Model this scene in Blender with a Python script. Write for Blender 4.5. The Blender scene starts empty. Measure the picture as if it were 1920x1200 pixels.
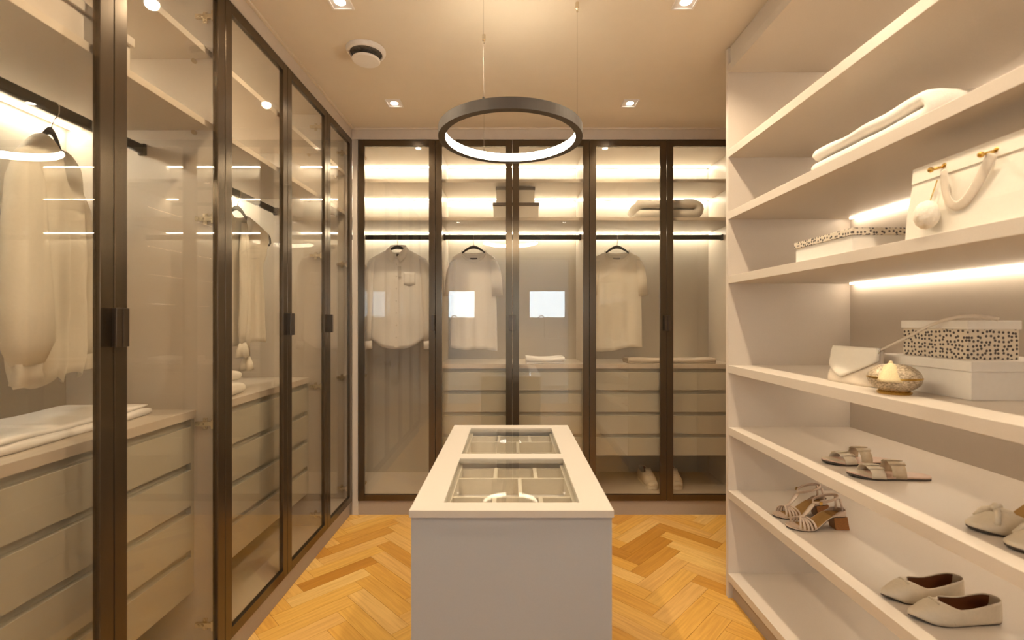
import bpy, bmesh, math, random
from mathutils import Vector, Matrix, noise

random.seed(7)
scene = bpy.context.scene
COL = scene.collection
PI = math.pi

# ------------------------------------------------------------------ camera
F = 890.0
cam_d = bpy.data.cameras.new('camera')
cam = bpy.data.objects.new('camera', cam_d)
COL.objects.link(cam)
cam.location = (0, 0, 1.31)
cam.rotation_euler = (PI / 2, 0, 0)
cam_d.sensor_width = 36.0
cam_d.lens = F / 1920 * 36.0
cam_d.shift_x = 3.0 / 1920
cam_d.clip_start = 0.02
cam_d.dof.use_dof = True
cam_d.dof.focus_distance = 2.7
cam_d.dof.aperture_fstop = 3.2
scene.camera = cam

# ------------------------------------------------------------------ world, exposure
world = bpy.data.worlds.new('overcast_sky')
scene.world = world
world.use_nodes = True
wb = world.node_tree.nodes['Background']
wb.inputs['Color'].default_value = (0.74, 0.87, 1.0, 1)
wb.inputs['Strength'].default_value = 9.5
vs = scene.view_settings
vs.view_transform = 'Standard'
vs.look = 'None'
vs.exposure = 0.40
vs.gamma = 1.0
vs.use_curve_mapping = False
scene.cycles.transparent_max_bounces = 24
scene.cycles.max_bounces = 10
scene.cycles.diffuse_bounces = 5
scene.cycles.glossy_bounces = 5
scene.cycles.sample_clamp_indirect = 40.0

WARM = (1.0, 0.81, 0.57)
LED = (1.0, 0.83, 0.62)
LED_STRENGTH = 19.0
LED_CAB = 37.0
RING_STRENGTH = 36.0
SPOT_W = 34.0

# daylight portals in the two windows of the next room
for (px0, px1) in ((-1.36, -0.71), (0.36, 1.19)):
    ld = bpy.data.lights.new('window_portal', 'AREA')
    ld.shape = 'RECTANGLE'
    ld.size = px1 - px0
    ld.size_y = 0.66
    ld.cycles.is_portal = True
    lo = bpy.data.objects.new('window_portal', ld)
    COL.objects.link(lo)
    lo.location = ((px0 + px1) / 2, -3.56, 1.64)
    lo.rotation_euler = (PI / 2, 0, PI)

# ------------------------------------------------------------------ materials
M = {}


def nt(name):
    m = bpy.data.materials.new(name)
    m.use_nodes = True
    t = m.node_tree
    return m, t, t.nodes, t.links, t.nodes['Principled BSDF']


def setin(b, rough=0.5, metal=0.0, spec=0.5):
    b.inputs['Roughness'].default_value = rough
    b.inputs['Metallic'].default_value = metal
    b.inputs['Specular IOR Level'].default_value = spec


def plain(name, col, rough=0.5, metal=0.0, spec=0.5, var=0.06, scale=30.0, bump=0.0, stretch=(1, 1, 1)):
    m, t, N, L, b = nt(name)
    setin(b, rough, metal, spec)
    tc = N.new('ShaderNodeTexCoord')
    mp = N.new('ShaderNodeMapping')
    mp.inputs['Scale'].default_value = stretch
    L.new(tc.outputs['Object'], mp.inputs['Vector'])
    nz = N.new('ShaderNodeTexNoise')
    nz.inputs['Scale'].default_value = scale
    nz.inputs['Detail'].default_value = 4
    L.new(mp.outputs['Vector'], nz.inputs['Vector'])
    rp = N.new('ShaderNodeValToRGB')
    rp.color_ramp.elements[0].position = 0.3
    rp.color_ramp.elements[1].position = 0.7
    rp.color_ramp.elements[0].color = tuple(c * (1 - var) for c in col) + (1,)
    rp.color_ramp.elements[1].color = tuple(min(1, c * (1 + var)) for c in col) + (1,)
    L.new(nz.outputs['Fac'], rp.inputs['Fac'])
    L.new(rp.outputs['Color'], b.inputs['Base Color'])
    if bump > 0:
        bp = N.new('ShaderNodeBump')
        bp.inputs['Strength'].default_value = bump
        bp.inputs['Distance'].default_value = 0.002
        L.new(nz.outputs['Fac'], bp.inputs['Height'])
        L.new(bp.outputs['Normal'], b.inputs['Normal'])
    M[name] = m
    return m


plain('laminate', (0.57, 0.505, 0.435), 0.42, var=0.02, scale=300, bump=0.03)
plain('laminate_linen', (0.49, 0.44, 0.375), 0.5, var=0.03, scale=90, stretch=(9, 9, 0.5), bump=0.03)
plain('drawer_front', (0.46, 0.435, 0.37), 0.42, var=0.02, scale=300)
plain('shadow_groove', (0.16, 0.135, 0.11), 0.6, var=0.02)
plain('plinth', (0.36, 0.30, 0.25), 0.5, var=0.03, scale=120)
plain('paint_ceiling', (0.70, 0.61, 0.50), 0.8, var=0.012, scale=8)
plain('paint_trim', (0.58, 0.50, 0.43), 0.5, var=0.02)
plain('paint_white', (0.75, 0.73, 0.70), 0.7, var=0.02)
plain('tile_grey', (0.45, 0.44, 0.43), 0.35, var=0.04, scale=6)
plain('bronze_frame', (0.118, 0.088, 0.058), 0.22, metal=0.8, var=0.05, scale=200, stretch=(1, 1, 0.05))
plain('bronze_handle', (0.10, 0.075, 0.055), 0.28, metal=0.8, var=0.04)
plain('black_rod', (0.018, 0.016, 0.015), 0.35, var=0.03)
plain('pendant_metal', (0.10, 0.085, 0.074), 0.55, metal=0.3, var=0.03)
plain('nickel', (0.78, 0.70, 0.56), 0.22, metal=1.0, var=0.05, scale=80)
plain('steel', (0.70, 0.68, 0.64), 0.2, metal=1.0, var=0.03)
plain('gold', (0.60, 0.38, 0.10), 0.25, metal=1.0, var=0.06, scale=60)
plain('white_plastic', (0.74, 0.69, 0.65), 0.4, var=0.01)
plain('vent_metal', (0.12, 0.11, 0.10), 0.35, metal=0.5, var=0.4, scale=60)
plain('tray_lining', (0.62, 0.58, 0.54), 0.7, var=0.02, scale=150)
plain('tray_wood', (0.66, 0.58, 0.47), 0.45, var=0.03, scale=120)
plain('island_top', (0.50, 0.455, 0.40), 0.38, var=0.015, scale=250)
plain('island_body', (0.365, 0.37, 0.375), 0.5, var=0.015, scale=250)
plain('white_card', (0.76, 0.72, 0.66), 0.55, var=0.015, scale=60)
plain('grey_card', (0.55, 0.50, 0.46), 0.55, var=0.015, scale=60)
plain('dark_card', (0.13, 0.105, 0.085), 0.55, var=0.06, scale=60)
plain('towel_white', (0.80, 0.76, 0.70), 0.9, var=0.03, scale=350, bump=0.35)
plain('cloth_white', (0.90, 0.87, 0.86), 0.85, var=0.03, scale=200, bump=0.2)
plain('cloth_cream', (0.88, 0.83, 0.74), 0.85, var=0.03, scale=200, bump=0.2)
plain('cloth_beige', (0.56, 0.48, 0.40), 0.85, var=0.05, scale=200, bump=0.2)
plain('duvet', (0.70, 0.67, 0.62), 0.9, var=0.03, scale=160, bump=0.25)
plain('leather_cream', (0.66, 0.58, 0.48), 0.36, var=0.03, scale=140, bump=0.08)
plain('leather_white', (0.76, 0.71, 0.62), 0.4, var=0.015, scale=120, bump=0.04)
plain('leather_bone', (0.60, 0.52, 0.40), 0.35, var=0.03, scale=120, bump=0.05)
plain('leather_nude', (0.60, 0.47, 0.37), 0.32, var=0.04, scale=120, bump=0.05)
plain('leather_rose', (0.60, 0.42, 0.32), 0.4, var=0.04, scale=120)
plain('leather_khaki', (0.52, 0.42, 0.29), 0.38, var=0.05, scale=120)
plain('insole_tan', (0.34, 0.19, 0.055), 0.45, var=0.08, scale=60)
plain('insole_brown', (0.16, 0.055, 0.022), 0.45, var=0.1, scale=60)
plain('sole_dark', (0.05, 0.033, 0.022), 0.5, var=0.1)
plain('heel_wood', (0.28, 0.11, 0.025), 0.35, var=0.25, scale=90, stretch=(1, 1, 8))
plain('tassel_yellow', (0.68, 0.56, 0.33), 0.8, var=0.12, scale=90, stretch=(6, 6, 0.4))
plain('pompom_fur', (0.80, 0.74, 0.64), 0.95, var=0.05, scale=160, bump=0.6)
plain('canvas_sneaker', (0.62, 0.52, 0.40), 0.8, var=0.04, scale=220, bump=0.2)
plain('rubber_white', (0.72, 0.64, 0.53), 0.6, var=0.02)
plain('print_black', (0.03, 0.028, 0.03), 0.7, var=0.02)
plain('print_grey', (0.30, 0.29, 0.28), 0.7, var=0.15, scale=400)
plain('button_pearl', (0.70, 0.66, 0.60), 0.3, var=0.04)

# laminate with a touch of translucency free cloth : sheer whites
for nm in ('cloth_white', 'cloth_cream'):
    m = M[nm]
    t = m.node_tree
    tr = t.nodes.new('ShaderNodeBsdfTranslucent')
    tr.inputs['Color'].default_value = (0.9, 0.87, 0.82, 1)
    mx = t.nodes.new('ShaderNodeMixShader')
    mx.inputs['Fac'].default_value = 0.16
    t.links.new(t.nodes['Principled BSDF'].outputs[0], mx.inputs[1])
    t.links.new(tr.outputs[0], mx.inputs[2])
    t.links.new(mx.outputs[0], t.nodes['Material Output'].inputs['Surface'])


def glow(name, col, strength):
    m, t, N, L, b = nt(name)
    b.inputs['Base Color'].default_value = (0.8, 0.8, 0.8, 1)
    b.inputs['Emission Color'].default_value = tuple(col) + (1,)
    b.inputs['Emission Strength'].default_value = strength
    M[name] = m


glow('led_shelf', LED, LED_STRENGTH)
glow('led_cabinet', (1.0, 0.92, 0.74), LED_CAB)
glow('ring_glow', (1.0, 0.86, 0.64), RING_STRENGTH)
glow('lamp_disc', (1.0, 0.93, 0.82), 20.0)
glow('fill_neutral', (1.0, 0.97, 0.92), 16.0)  # glow of the fill light added in the bathroom


def glass(name, tint, r0):
    m = bpy.data.materials.new(name)
    m.use_nodes = True
    t = m.node_tree
    N, L = t.nodes, t.links
    N.remove(N['Principled BSDF'])
    lw = N.new('ShaderNodeLayerWeight')
    lw.inputs['Blend'].default_value = 0.5
    pw = N.new('ShaderNodeMath')
    pw.operation = 'POWER'
    pw.inputs[1].default_value = 5.0
    L.new(lw.outputs['Facing'], pw.inputs[0])
    ma = N.new('ShaderNodeMath')
    ma.operation = 'MULTIPLY_ADD'
    ma.inputs[1].default_value = 1 - r0
    ma.inputs[2].default_value = r0
    L.new(pw.outputs[0], ma.inputs[0])
    tr = N.new('ShaderNodeBsdfTransparent')
    tr.inputs['Color'].default_value = tuple(tint) + (1,)
    gl = N.new('ShaderNodeBsdfGlossy')
    gl.inputs['Roughness'].default_value = 0.0
    mx = N.new('ShaderNodeMixShader')
    L.new(ma.outputs[0], mx.inputs['Fac'])
    L.new(tr.outputs[0], mx.inputs[1])
    L.new(gl.outputs[0], mx.inputs[2])
    L.new(mx.outputs[0], N['Material Output'].inputs['Surface'])
    M[name] = m


glass('bronze_glass', (0.955, 0.938, 0.90), 0.058)
glass('clear_glass', (0.96, 0.97, 0.96), 0.045)


def wood_mat():
    m, t, N, L, b = nt('oak_plank')
    setin(b, 0.34, 0, 0.5)
    tc = N.new('ShaderNodeTexCoord')
    oi = N.new('ShaderNodeObjectInfo')
    ad = N.new('ShaderNodeVectorMath')
    ad.operation = 'ADD'
    sc = N.new('ShaderNodeVectorMath')
    sc.operation = 'SCALE'
    sc.inputs['Scale'].default_value = 37.0
    cx = N.new('ShaderNodeCombineXYZ')
    L.new(oi.outputs['Random'], cx.inputs[0])
    L.new(oi.outputs['Random'], cx.inputs[1])
    L.new(oi.outputs['Random'], cx.inputs[2])
    L.new(cx.outputs[0], sc.inputs[0])
    L.new(tc.outputs['Object'], ad.inputs[0])
    L.new(sc.outputs[0], ad.inputs[1])
    mp = N.new('ShaderNodeMapping')
    mp.inputs['Scale'].default_value = (1.6, 26, 1)
    L.new(ad.outputs[0], mp.inputs['Vector'])
    nz = N.new('ShaderNodeTexNoise')
    nz.inputs['Scale'].default_value = 3.0
    nz.inputs['Detail'].default_value = 6
    nz.inputs['Distortion'].default_value = 0.6
    L.new(mp.outputs['Vector'], nz.inputs['Vector'])
    rp = N.new('ShaderNodeValToRGB')
    e = rp.color_ramp.elements
    e[0].position = 0.0
    e[0].color = (0.45, 0.205, 0.030, 1)
    e[1].position = 1.0
    e[1].color = (0.74, 0.50, 0.17, 1)
    for p, c in ((0.15, (0.60, 0.32, 0.062, 1)), (0.5, (0.66, 0.385, 0.085, 1)), (0.8, (0.64, 0.38, 0.12, 1))):
        q = e.new(p)
        q.color = c
    L.new(oi.outputs['Random'], rp.inputs['Fac'])
    g = N.new('ShaderNodeValToRGB')
    g.color_ramp.elements[0].position = 0.32
    g.color_ramp.elements[0].color = (0.86, 0.80, 0.70, 1)
    g.color_ramp.elements[1].position = 0.62
    g.color_ramp.elements[1].color = (1.06, 1.06, 1.06, 1)
    L.new(nz.outputs['Fac'], g.inputs['Fac'])
    mx = N.new('ShaderNodeMix')
    mx.data_type = 'RGBA'
    mx.blend_type = 'MULTIPLY'
    mx.inputs['Factor'].default_value = 1.0
    L.new(rp.outputs['Color'], mx.inputs['A'])
    L.new(g.outputs['Color'], mx.inputs['B'])
    L.new(mx.outputs['Result'], b.inputs['Base Color'])
    bp = N.new('ShaderNodeBump')
    bp.inputs['Strength'].default_value = 0.08
    bp.inputs['Distance'].default_value = 0.001
    L.new(nz.outputs['Fac'], bp.inputs['Height'])
    L.new(bp.outputs['Normal'], b.inputs['Normal'])
    M['oak_plank'] = m


wood_mat()


def spotted():
    m, t, N, L, b = nt('spotted_card')
    setin(b, 0.55)
    tc = N.new('ShaderNodeTexCoord')
    sp = N.new('ShaderNodeSeparateXYZ')
    L.new(tc.outputs['Object'], sp.inputs[0])
    ad = N.new('ShaderNodeMath')
    ad.operation = 'ADD'
    L.new(sp.outputs[0], ad.inputs[0])
    L.new(sp.outputs[1], ad.inputs[1])
    cx = N.new('ShaderNodeCombineXYZ')
    L.new(ad.outputs[0], cx.inputs[0])
    L.new(sp.outputs[2], cx.inputs[1])
    vo = N.new('ShaderNodeTexVoronoi')
    vo.voronoi_dimensions = '2D'
    vo.inputs['Scale'].default_value = 84
    vo.inputs['Randomness'].default_value = 0.62
    L.new(cx.outputs[0], vo.inputs['Vector'])
    rp = N.new('ShaderNodeValToRGB')
    rp.color_ramp.elements[0].position = 0.26
    rp.color_ramp.elements[0].color = (0.06, 0.045, 0.04, 1)
    rp.color_ramp.elements[1].position = 0.34
    rp.color_ramp.elements[1].color = (0.66, 0.58, 0.47, 1)
    L.new(vo.outputs['Distance'], rp.inputs['Fac'])
    L.new(rp.outputs['Color'], b.inputs['Base Color'])
    M['spotted_card'] = m


spotted()


def woven():
    m, t, N, L, b = nt('woven_metallic')
    setin(b, 0.4, 0.35)
    tc = N.new('ShaderNodeTexCoord')
    br = N.new('ShaderNodeTexNoise')
    mp = N.new('ShaderNodeMapping')
    mp.inputs['Scale'].default_value = (1, 1, 3.5)
    L.new(tc.outputs['Object'], mp.inputs['Vector'])
    br.inputs['Scale'].default_value = 170
    br.inputs['Detail'].default_value = 2
    L.new(mp.outputs['Vector'], br.inputs['Vector'])
    rp = N.new('ShaderNodeValToRGB')
    rp.color_ramp.elements[0].position = 0.38
    rp.color_ramp.elements[0].color = (0.25, 0.19, 0.12, 1)
    rp.color_ramp.elements[1].position = 0.62
    rp.color_ramp.elements[1].color = (0.72, 0.60, 0.43, 1)
    L.new(br.outputs['Fac'], rp.inputs['Fac'])
    L.new(rp.outputs['Color'], b.inputs['Base Color'])
    bp = N.new('ShaderNodeBump')
    bp.inputs['Strength'].default_value = 0.6
    bp.inputs['Distance'].default_value = 0.003
    L.new(br.outputs['Fac'], bp.inputs['Height'])
    L.new(bp.outputs['Normal'], b.inputs['Normal'])
    M['woven_metallic'] = m


woven()

# ------------------------------------------------------------------ helpers
LOC = {}      # world location of every root / part owner


def BM():
    return bmesh.new()


def bx(bm, x0, x1, y0, y1, z0, z1):
    x0, x1 = min(x0, x1), max(x0, x1)
    y0, y1 = min(y0, y1), max(y0, y1)
    z0, z1 = min(z0, z1), max(z0, z1)
    v = [bm.verts.new(p) for p in ((x0, y0, z0), (x1, y0, z0), (x1, y1, z0), (x0, y1, z0),
                                   (x0, y0, z1), (x1, y0, z1), (x1, y1, z1), (x0, y1, z1))]
    for f in ((0, 3, 2, 1), (4, 5, 6, 7), (0, 1, 5, 4), (1, 2, 6, 5), (2, 3, 7, 6), (3, 0, 4, 7)):
        bm.faces.new([v[i] for i in f])
    return bm


def box(*a):
    return bx(BM(), *a)


def finish(name, bm, mat, smooth=False):
    me = bpy.data.meshes.new(name)
    bm.to_mesh(me)
    bm.free()
    me.materials.append(M[mat])
    if smooth:
        for p in me.polygons:
            p.use_smooth = True
    return me


def obj(name, bm, mat, parent=None, smooth=False, bevel=0.0, solid=0.0, sub=0, local=False, recalc=True):
    """one mesh object; geometry is given in world coordinates (or in the parent's when local)"""
    if recalc:
        bmesh.ops.recalc_face_normals(bm, faces=bm.faces[:])
    off = Vector((0, 0, 0))
    if parent is not None:
        if not local:
            off = LOC[parent.name]
    else:
        if not local:
            xs = [v.co.x for v in bm.verts]
            ys = [v.co.y for v in bm.verts]
            zs = [v.co.z for v in bm.verts]
            off = Vector(((min(xs) + max(xs)) / 2, (min(ys) + max(ys)) / 2, min(zs)))
    if off.length > 0:
        bmesh.ops.translate(bm, verts=bm.verts[:], vec=-off)
    me = finish(name, bm, mat, smooth)
    o = bpy.data.objects.new(name, me)
    COL.objects.link(o)
    if parent is not None:
        o.parent = parent
        LOC[o.name] = LOC[parent.name].copy()
    else:
        o.location = off
        LOC[o.name] = off.copy()
    if solid > 0:
        md = o.modifiers.new('thickness', 'SOLIDIFY')
        md.thickness = solid
        md.offset = 0
    if sub:
        md = o.modifiers.new('smooth', 'SUBSURF')
        md.levels = sub
        md.render_levels = sub
    if bevel > 0:
        md = o.modifiers.new('edge', 'BEVEL')
        md.width = bevel
        md.segments = 2
        md.limit_method = 'ANGLE'
    return o


def thing(name, label, cat, loc, rotz=0.0, group=None):
    o = bpy.data.objects.new(name, None)
    COL.objects.link(o)
    o.empty_display_size = 0.05
    o.location = loc
    o.rotation_euler = (0, 0, rotz)
    o['label'] = label
    o['category'] = cat
    if group:
        o['group'] = group
    LOC[o.name] = Vector(loc)
    return o


def tag(o, label, cat, group=None):
    o['label'] = label
    o['category'] = cat
    if group:
        o['group'] = group
    return o


def struct(name, bm, mat, parent=None, bevel=0.0):
    o = obj(name, bm, mat, parent, bevel=bevel)
    if parent is None:
        o['kind'] = 'structure'
    return o


def dup(o, parent=None, loc=None, rotz=None):
    c = o.copy()
    COL.objects.link(c)
    c.parent = parent
    if loc is not None:
        c.location = loc
    if rotz is not None:
        c.rotation_euler = (0, 0, rotz)
    LOC[c.name] = Vector(c.location)
    for ch in list(o.children):
        dup(ch, c)
    return c


def tube(bm, pts, r, n=8, cap=True, r2=None):
    pts = [Vector(p) for p in pts]
    rings = []
    up = Vector((0, 0, 1))
    prev = None
    for i, p in enumerate(pts):
        d = (pts[min(i + 1, len(pts) - 1)] - pts[max(i - 1, 0)]).normalized()
        if prev is None:
            a = d.cross(up)
            if a.length < 1e-3:
                a = d.cross(Vector((0, 1, 0)))
            a.normalize()
        else:
            a = (prev - d * prev.dot(d)).normalized()
        prev = a
        b = d.cross(a)
        rr = r if r2 is None else r + (r2 - r) * i / (len(pts) - 1)
        rings.append([bm.verts.new(p + (a * math.cos(2 * PI * k / n) + b * math.sin(2 * PI * k / n)) * rr) for k in range(n)])
    for i in range(len(rings) - 1):
        for k in range(n):
            bm.faces.new((rings[i][k], rings[i][(k + 1) % n], rings[i + 1][(k + 1) % n], rings[i + 1][k]))
    if cap:
        bm.faces.new(rings[0][::-1])
        bm.faces.new(rings[-1])
    return bm


def loft(bm, rings, n=16, cap=True, wob=0.0, seed=0.0):
    """rings: (centre, half axis a, half axis b)"""
    R = []
    for j, (c, a, b) in enumerate(rings):
        c, a, b = Vector(c), Vector(a), Vector(b)
        row = []
        for k in range(n):
            t = 2 * PI * k / n
            s = 1.0
            if wob:
                s += wob * math.sin(3 * t + seed + j * 0.25) + wob * 0.6 * math.sin(5 * t + 2 * seed)
            row.append(bm.verts.new(c + (a * math.cos(t) + b * math.sin(t)) * s))
        R.append(row)
    for j in range(len(R) - 1):
        for k in range(n):
            bm.faces.new((R[j][k], R[j][(k + 1) % n], R[j + 1][(k + 1) % n], R[j + 1][k]))
    if cap:
        bm.faces.new(R[0][::-1])
        bm.faces.new(R[-1])
    return bm


def lathe(bm, prof, c=(0, 0, 0), n=32):
    """prof: list of (radius, z)"""
    R = []
    for (r, z) in prof:
        R.append([bm.verts.new((c[0] + r * math.cos(2 * PI * k / n), c[1] + r * math.sin(2 * PI * k / n), c[2] + z)) for k in range(n)])
    for j in range(len(R) - 1):
        for k in range(n):
            bm.faces.new((R[j][k], R[j][(k + 1) % n], R[j + 1][(k + 1) % n], R[j + 1][k]))
    if prof[0][0] > 0.0005:
        bm.faces.new(R[0][::-1])
    if prof[-1][0] > 0.0005:
        bm.faces.new(R[-1])
    bmesh.ops.remove_doubles(bm, verts=bm.verts[:], dist=1e-5)
    return bm


def ribbon(bm, pts, side, width):
    """flat strip along pts; side: Vector or list of Vectors"""
    pts = [Vector(p) for p in pts]
    rows = []
    for i, p in enumerate(pts):
        s = Vector(side[i] if isinstance(side, list) else side)
        w = width[i] if isinstance(width, (list, tuple)) else width
        rows.append((bm.verts.new(p - s * w / 2), bm.verts.new(p), bm.verts.new(p + s * w / 2)))
    for i in range(len(rows) - 1):
        for k in (0, 1):
            bm.faces.new((rows[i][k], rows[i][k + 1], rows[i + 1][k + 1], rows[i + 1][k]))
    return bm


def smoothstep(t):
    t = max(0.0, min(1.0, t))
    return t * t * (3 - 2 * t)


def interp(tab, s):
    for i in range(len(tab) - 1):
        if s <= tab[i + 1][0]:
            a, b = tab[i], tab[i + 1]
            t = (s - a[0]) / (b[0] - a[0] + 1e-9)
            return a[1] + (b[1] - a[1]) * t
    return tab[-1][1]


# ------------------------------------------------------------------ the room shell
H = 2.60
floor = struct('floor', box(-1.70, 1.70, -1.10, 3.76, -0.05, -0.006), 'insole_tan')
ceiling = struct('ceiling', box(-1.72, 1.72, -1.10, 3.78, H, H + 0.06), 'paint_ceiling')
struct('wall_left', box(-1.74, -1.66, -1.10, 3.80, -0.05, H), 'paint_trim')
struct('wall_right', box(1.64, 1.72, -1.10, 3.80, -0.05, H), 'paint_trim')
struct('wall_back', box(-1.74, 1.72, 3.74, 3.82, -0.05, H), 'paint_trim')
# wall behind the camera with a wide opening into the bathroom
bm = BM()
bx(bm, -1.72, -1.00, -1.16, -1.08, -0.05, H)
bx(bm, 0.93, 1.72, -1.16, -1.08, -0.05, H)
bx(bm, -1.00, 0.93, -1.16, -1.08, 2.29, H)
struct('wall_front', bm, 'paint_trim')
bm = BM()
bx(bm, -1.04, -0.98, -1.18, -1.07, 0, 2.33)
bx(bm, 0.91, 0.97, -1.18, -1.07, 0, 2.33)
bx(bm, -0.98, 0.91, -1.18, -1.07, 2.27, 2.33)
struct('trim_3', bm, 'paint_white', bevel=0.002)
# bathroom beyond, seen only in the reflections
struct('floor_bathroom', box(-2.1, 2.1, -3.65, -1.10, -0.05, 0.0), 'tile_grey')
struct('ceiling_bathroom', box(-2.1, 2.1, -3.65, -1.10, H, H + 0.06), 'paint_white')
struct('wall_bathroom_left', box(-2.16, -2.08, -3.65, -1.10, -0.05, H), 'paint_white')
struct('wall_bathroom_right', box(2.08, 2.16, -3.65, -1.10, -0.05, H), 'paint_white')
bm = BM()
wz0, wz1 = 1.33, 1.95
for a, b in ((-2.16, -1.35), (-0.72, 0.37), (1.18, 2.16)):
    bx(bm, a, b, -3.68, -3.58, -0.05, H)
for a, b in ((-1.35, -0.72), (0.37, 1.18)):
    bx(bm, a, b, -3.68, -3.58, -0.05, wz0)
    bx(bm, a, b, -3.68, -3.58, wz1, H)
struct('wall_bathroom_end', bm, 'paint_white')
for i, (a, b) in enumerate(((-1.35, -0.72), (0.37, 1.18))):
    bm = BM()
    t = 0.035
    bx(bm, a, a + t, -3.66, -3.61, wz0, wz1)
    bx(bm, b - t, b, -3.66, -3.61, wz0, wz1)
    bx(bm, a + t, b - t, -3.66, -3.61, wz0, wz0 + t)
    bx(bm, a + t, b - t, -3.66, -3.61, wz1 - t, wz1)
    w = struct('window_%d' % (i + 1), bm, 'paint_white')
    obj('pane', box(a + t, b - t, -3.638, -3.632, wz0 + t, wz1 - t), 'clear_glass', w)

van = thing('bathroom_vanity', 'long white vanity under the two windows beyond the entrance', 'vanity', (0, -3.32, 0))
obj('cabinet_body', box(-1.55, 1.45, -3.56, -3.10, 0.0, 0.90), 'white_card', van, bevel=0.003)
obj('counter', box(-1.58, 1.48, -3.575, -3.08, 0.90, 0.94), 'white_plastic', van, bevel=0.003)
for fx, fl in ((-1.10, 'chrome arched tap in front of the smaller window'), (0.70, 'chrome arched tap in front of the larger window')):
    fa = thing('tap', fl, 'tap', (fx, -3.42, 0.94), 0, 'taps on the vanity')
    obj('base', lathe(BM(), [(0.0, 0.0), (.026, 0.0), (.026, .012), (.016, .018), (0.0, .018)], (fx, -3.42, 0.94), 20), 'steel', fa)
    pts = [(fx, -3.42, 0.95), (fx, -3.42, 1.34)] + [(fx - .06 + .06 * math.cos(a), -3.42, 1.34 + .06 * math.sin(a)) for a in [PI * i / 10 for i in range(1, 11)]] + [(fx - .12, -3.42, 1.31)]
    obj('spout', tube(BM(), pts, .011, 10), 'steel', fa, smooth=True)
lamp = thing('added_fill_light', 'round neutral fill light added out of view on the ceiling beyond the entrance', 'lamp', (0, -2.35, H - 0.05))  # added unseen fill light: lifts the glass reflections and the island front
obj('fill_base', lathe(BM(), [(0.0, -0.002), (0.21, -0.002), (0.21, -0.03), (0.20, -0.03)], (0, -2.35, H), 40), 'white_plastic', lamp)
obj('fill_diffuser', lathe(BM(), [(0.199, -0.028), (0.198, -0.045), (0.18, -0.052), (0.0, -0.054)], (0, -2.35, H), 40), 'fill_neutral', lamp, smooth=True)

# herringbone parquet: every plank its own piece
PL, PW, GAP = 0.396, 0.088, 0.0012
ORG = Vector((0.686, 2.286))
X0, X1, Y0, Y1 = -1.095, 1.64, -1.05, 3.215


def clip(poly):
    def cut(p, ins, inter):
        out = []
        for i in range(len(p)):
            a, b = p[i - 1], p[i]
            if ins(b):
                if not ins(a):
                    out.append(inter(a, b))
                out.append(b)
            elif ins(a):
                out.append(inter(a, b))
        return out
    for ax, val, sg in ((0, X0, 1), (0, X1, -1), (1, Y0, 1), (1, Y1, -1)):
        if not poly:
            return []
        poly = cut(poly, lambda q: (q[ax] - val) * sg >= 0,
                   lambda a, b: a + (b - a) * ((val - a[ax]) / (b[ax] - a[ax])))
    return poly


r45 = Matrix.Rotation(PI / 4, 2)
PT = 0.006


def plank_mesh(pts):
    b_ = BM()
    lo = [b_.verts.new((p[0], p[1], -PT)) for p in pts]
    hi = [b_.verts.new((p[0], p[1], 0.0)) for p in pts]
    b_.faces.new(lo[::-1])
    b_.faces.new(hi)
    n_ = len(pts)
    for i_ in range(n_):
        b_.faces.new((lo[i_], lo[(i_ + 1) % n_], hi[(i_ + 1) % n_], hi[i_]))
    return finish('plank', b_, 'oak_plank')


g = GAP / 2
full = [Vector((-PL / 2 + g, -PW / 2 + g)), Vector((PL / 2 - g, -PW / 2 + g)), Vector((PL / 2 - g, PW / 2 - g)), Vector((-PL / 2 + g, PW / 2 - g))]
full_mesh = plank_mesh(full)
cand = []
for m_ in range(-9, 10):
    for k_ in range(-45, 46):
        base = Vector((k_ * PW + m_ * PL, k_ * PW - m_ * PL))
        for kind in (0, 1):
            if kind == 0:
                c = base + Vector((PL / 2, PW / 2))
                ang = PI / 4
            else:
                c = base + Vector((PL + PW / 2, PW - PL / 2))
                ang = PI / 4 + PI / 2
            cw = r45 @ c + ORG
            if cw.x < X0 - 0.4 or cw.x > X1 + 0.4 or cw.y < Y0 - 0.4 or cw.y > Y1 + 0.4:
                continue
            cand.append((cw, ang))
# nearest to the visible aisles first; the rest (behind the camera) are joined
cand.sort(key=lambda q: abs(q[0].y - 2.5) + max(0, abs(q[0].x) - 0.9))
rest = BM()
cnt = 0
for cw, ang in cand:
    R2 = Matrix.Rotation(ang, 2)
    world_p = [R2 @ p + cw for p in full]
    cp = clip(world_p)
    if len(cp) < 3:
        continue
    area = abs(sum(cp[i - 1].x * cp[i].y - cp[i].x * cp[i - 1].y for i in range(len(cp)))) / 2
    if area < 4e-5:
        continue
    if cnt < 290:
        if abs(area - (PL - GAP) * (PW - GAP)) < 1e-5:
            me = full_mesh
        else:
            Ri = Matrix.Rotation(-ang, 2)
            me = plank_mesh([Ri @ (p - cw) for p in cp])
        o = bpy.data.objects.new('plank', me)
        COL.objects.link(o)
        o.location = (cw.x - LOC['floor'].x, cw.y - LOC['floor'].y, -LOC['floor'].z - 0.0)
        o.rotation_euler = (0, 0, ang)
        o.parent = floor
        cnt += 1
    else:
        lo = [rest.verts.new((p[0], p[1], -PT)) for p in cp]
        hi = [rest.verts.new((p[0], p[1], 0.0)) for p in cp]
        rest.faces.new(hi)
        n_ = len(cp)
        for i_ in range(n_):
            rest.faces.new((lo[i_], lo[(i_ + 1) % n_], hi[(i_ + 1) % n_], hi[i_]))
o = obj('plank_field', rest, 'oak_plank', floor)
o['kind'] = 'stuff'

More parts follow.
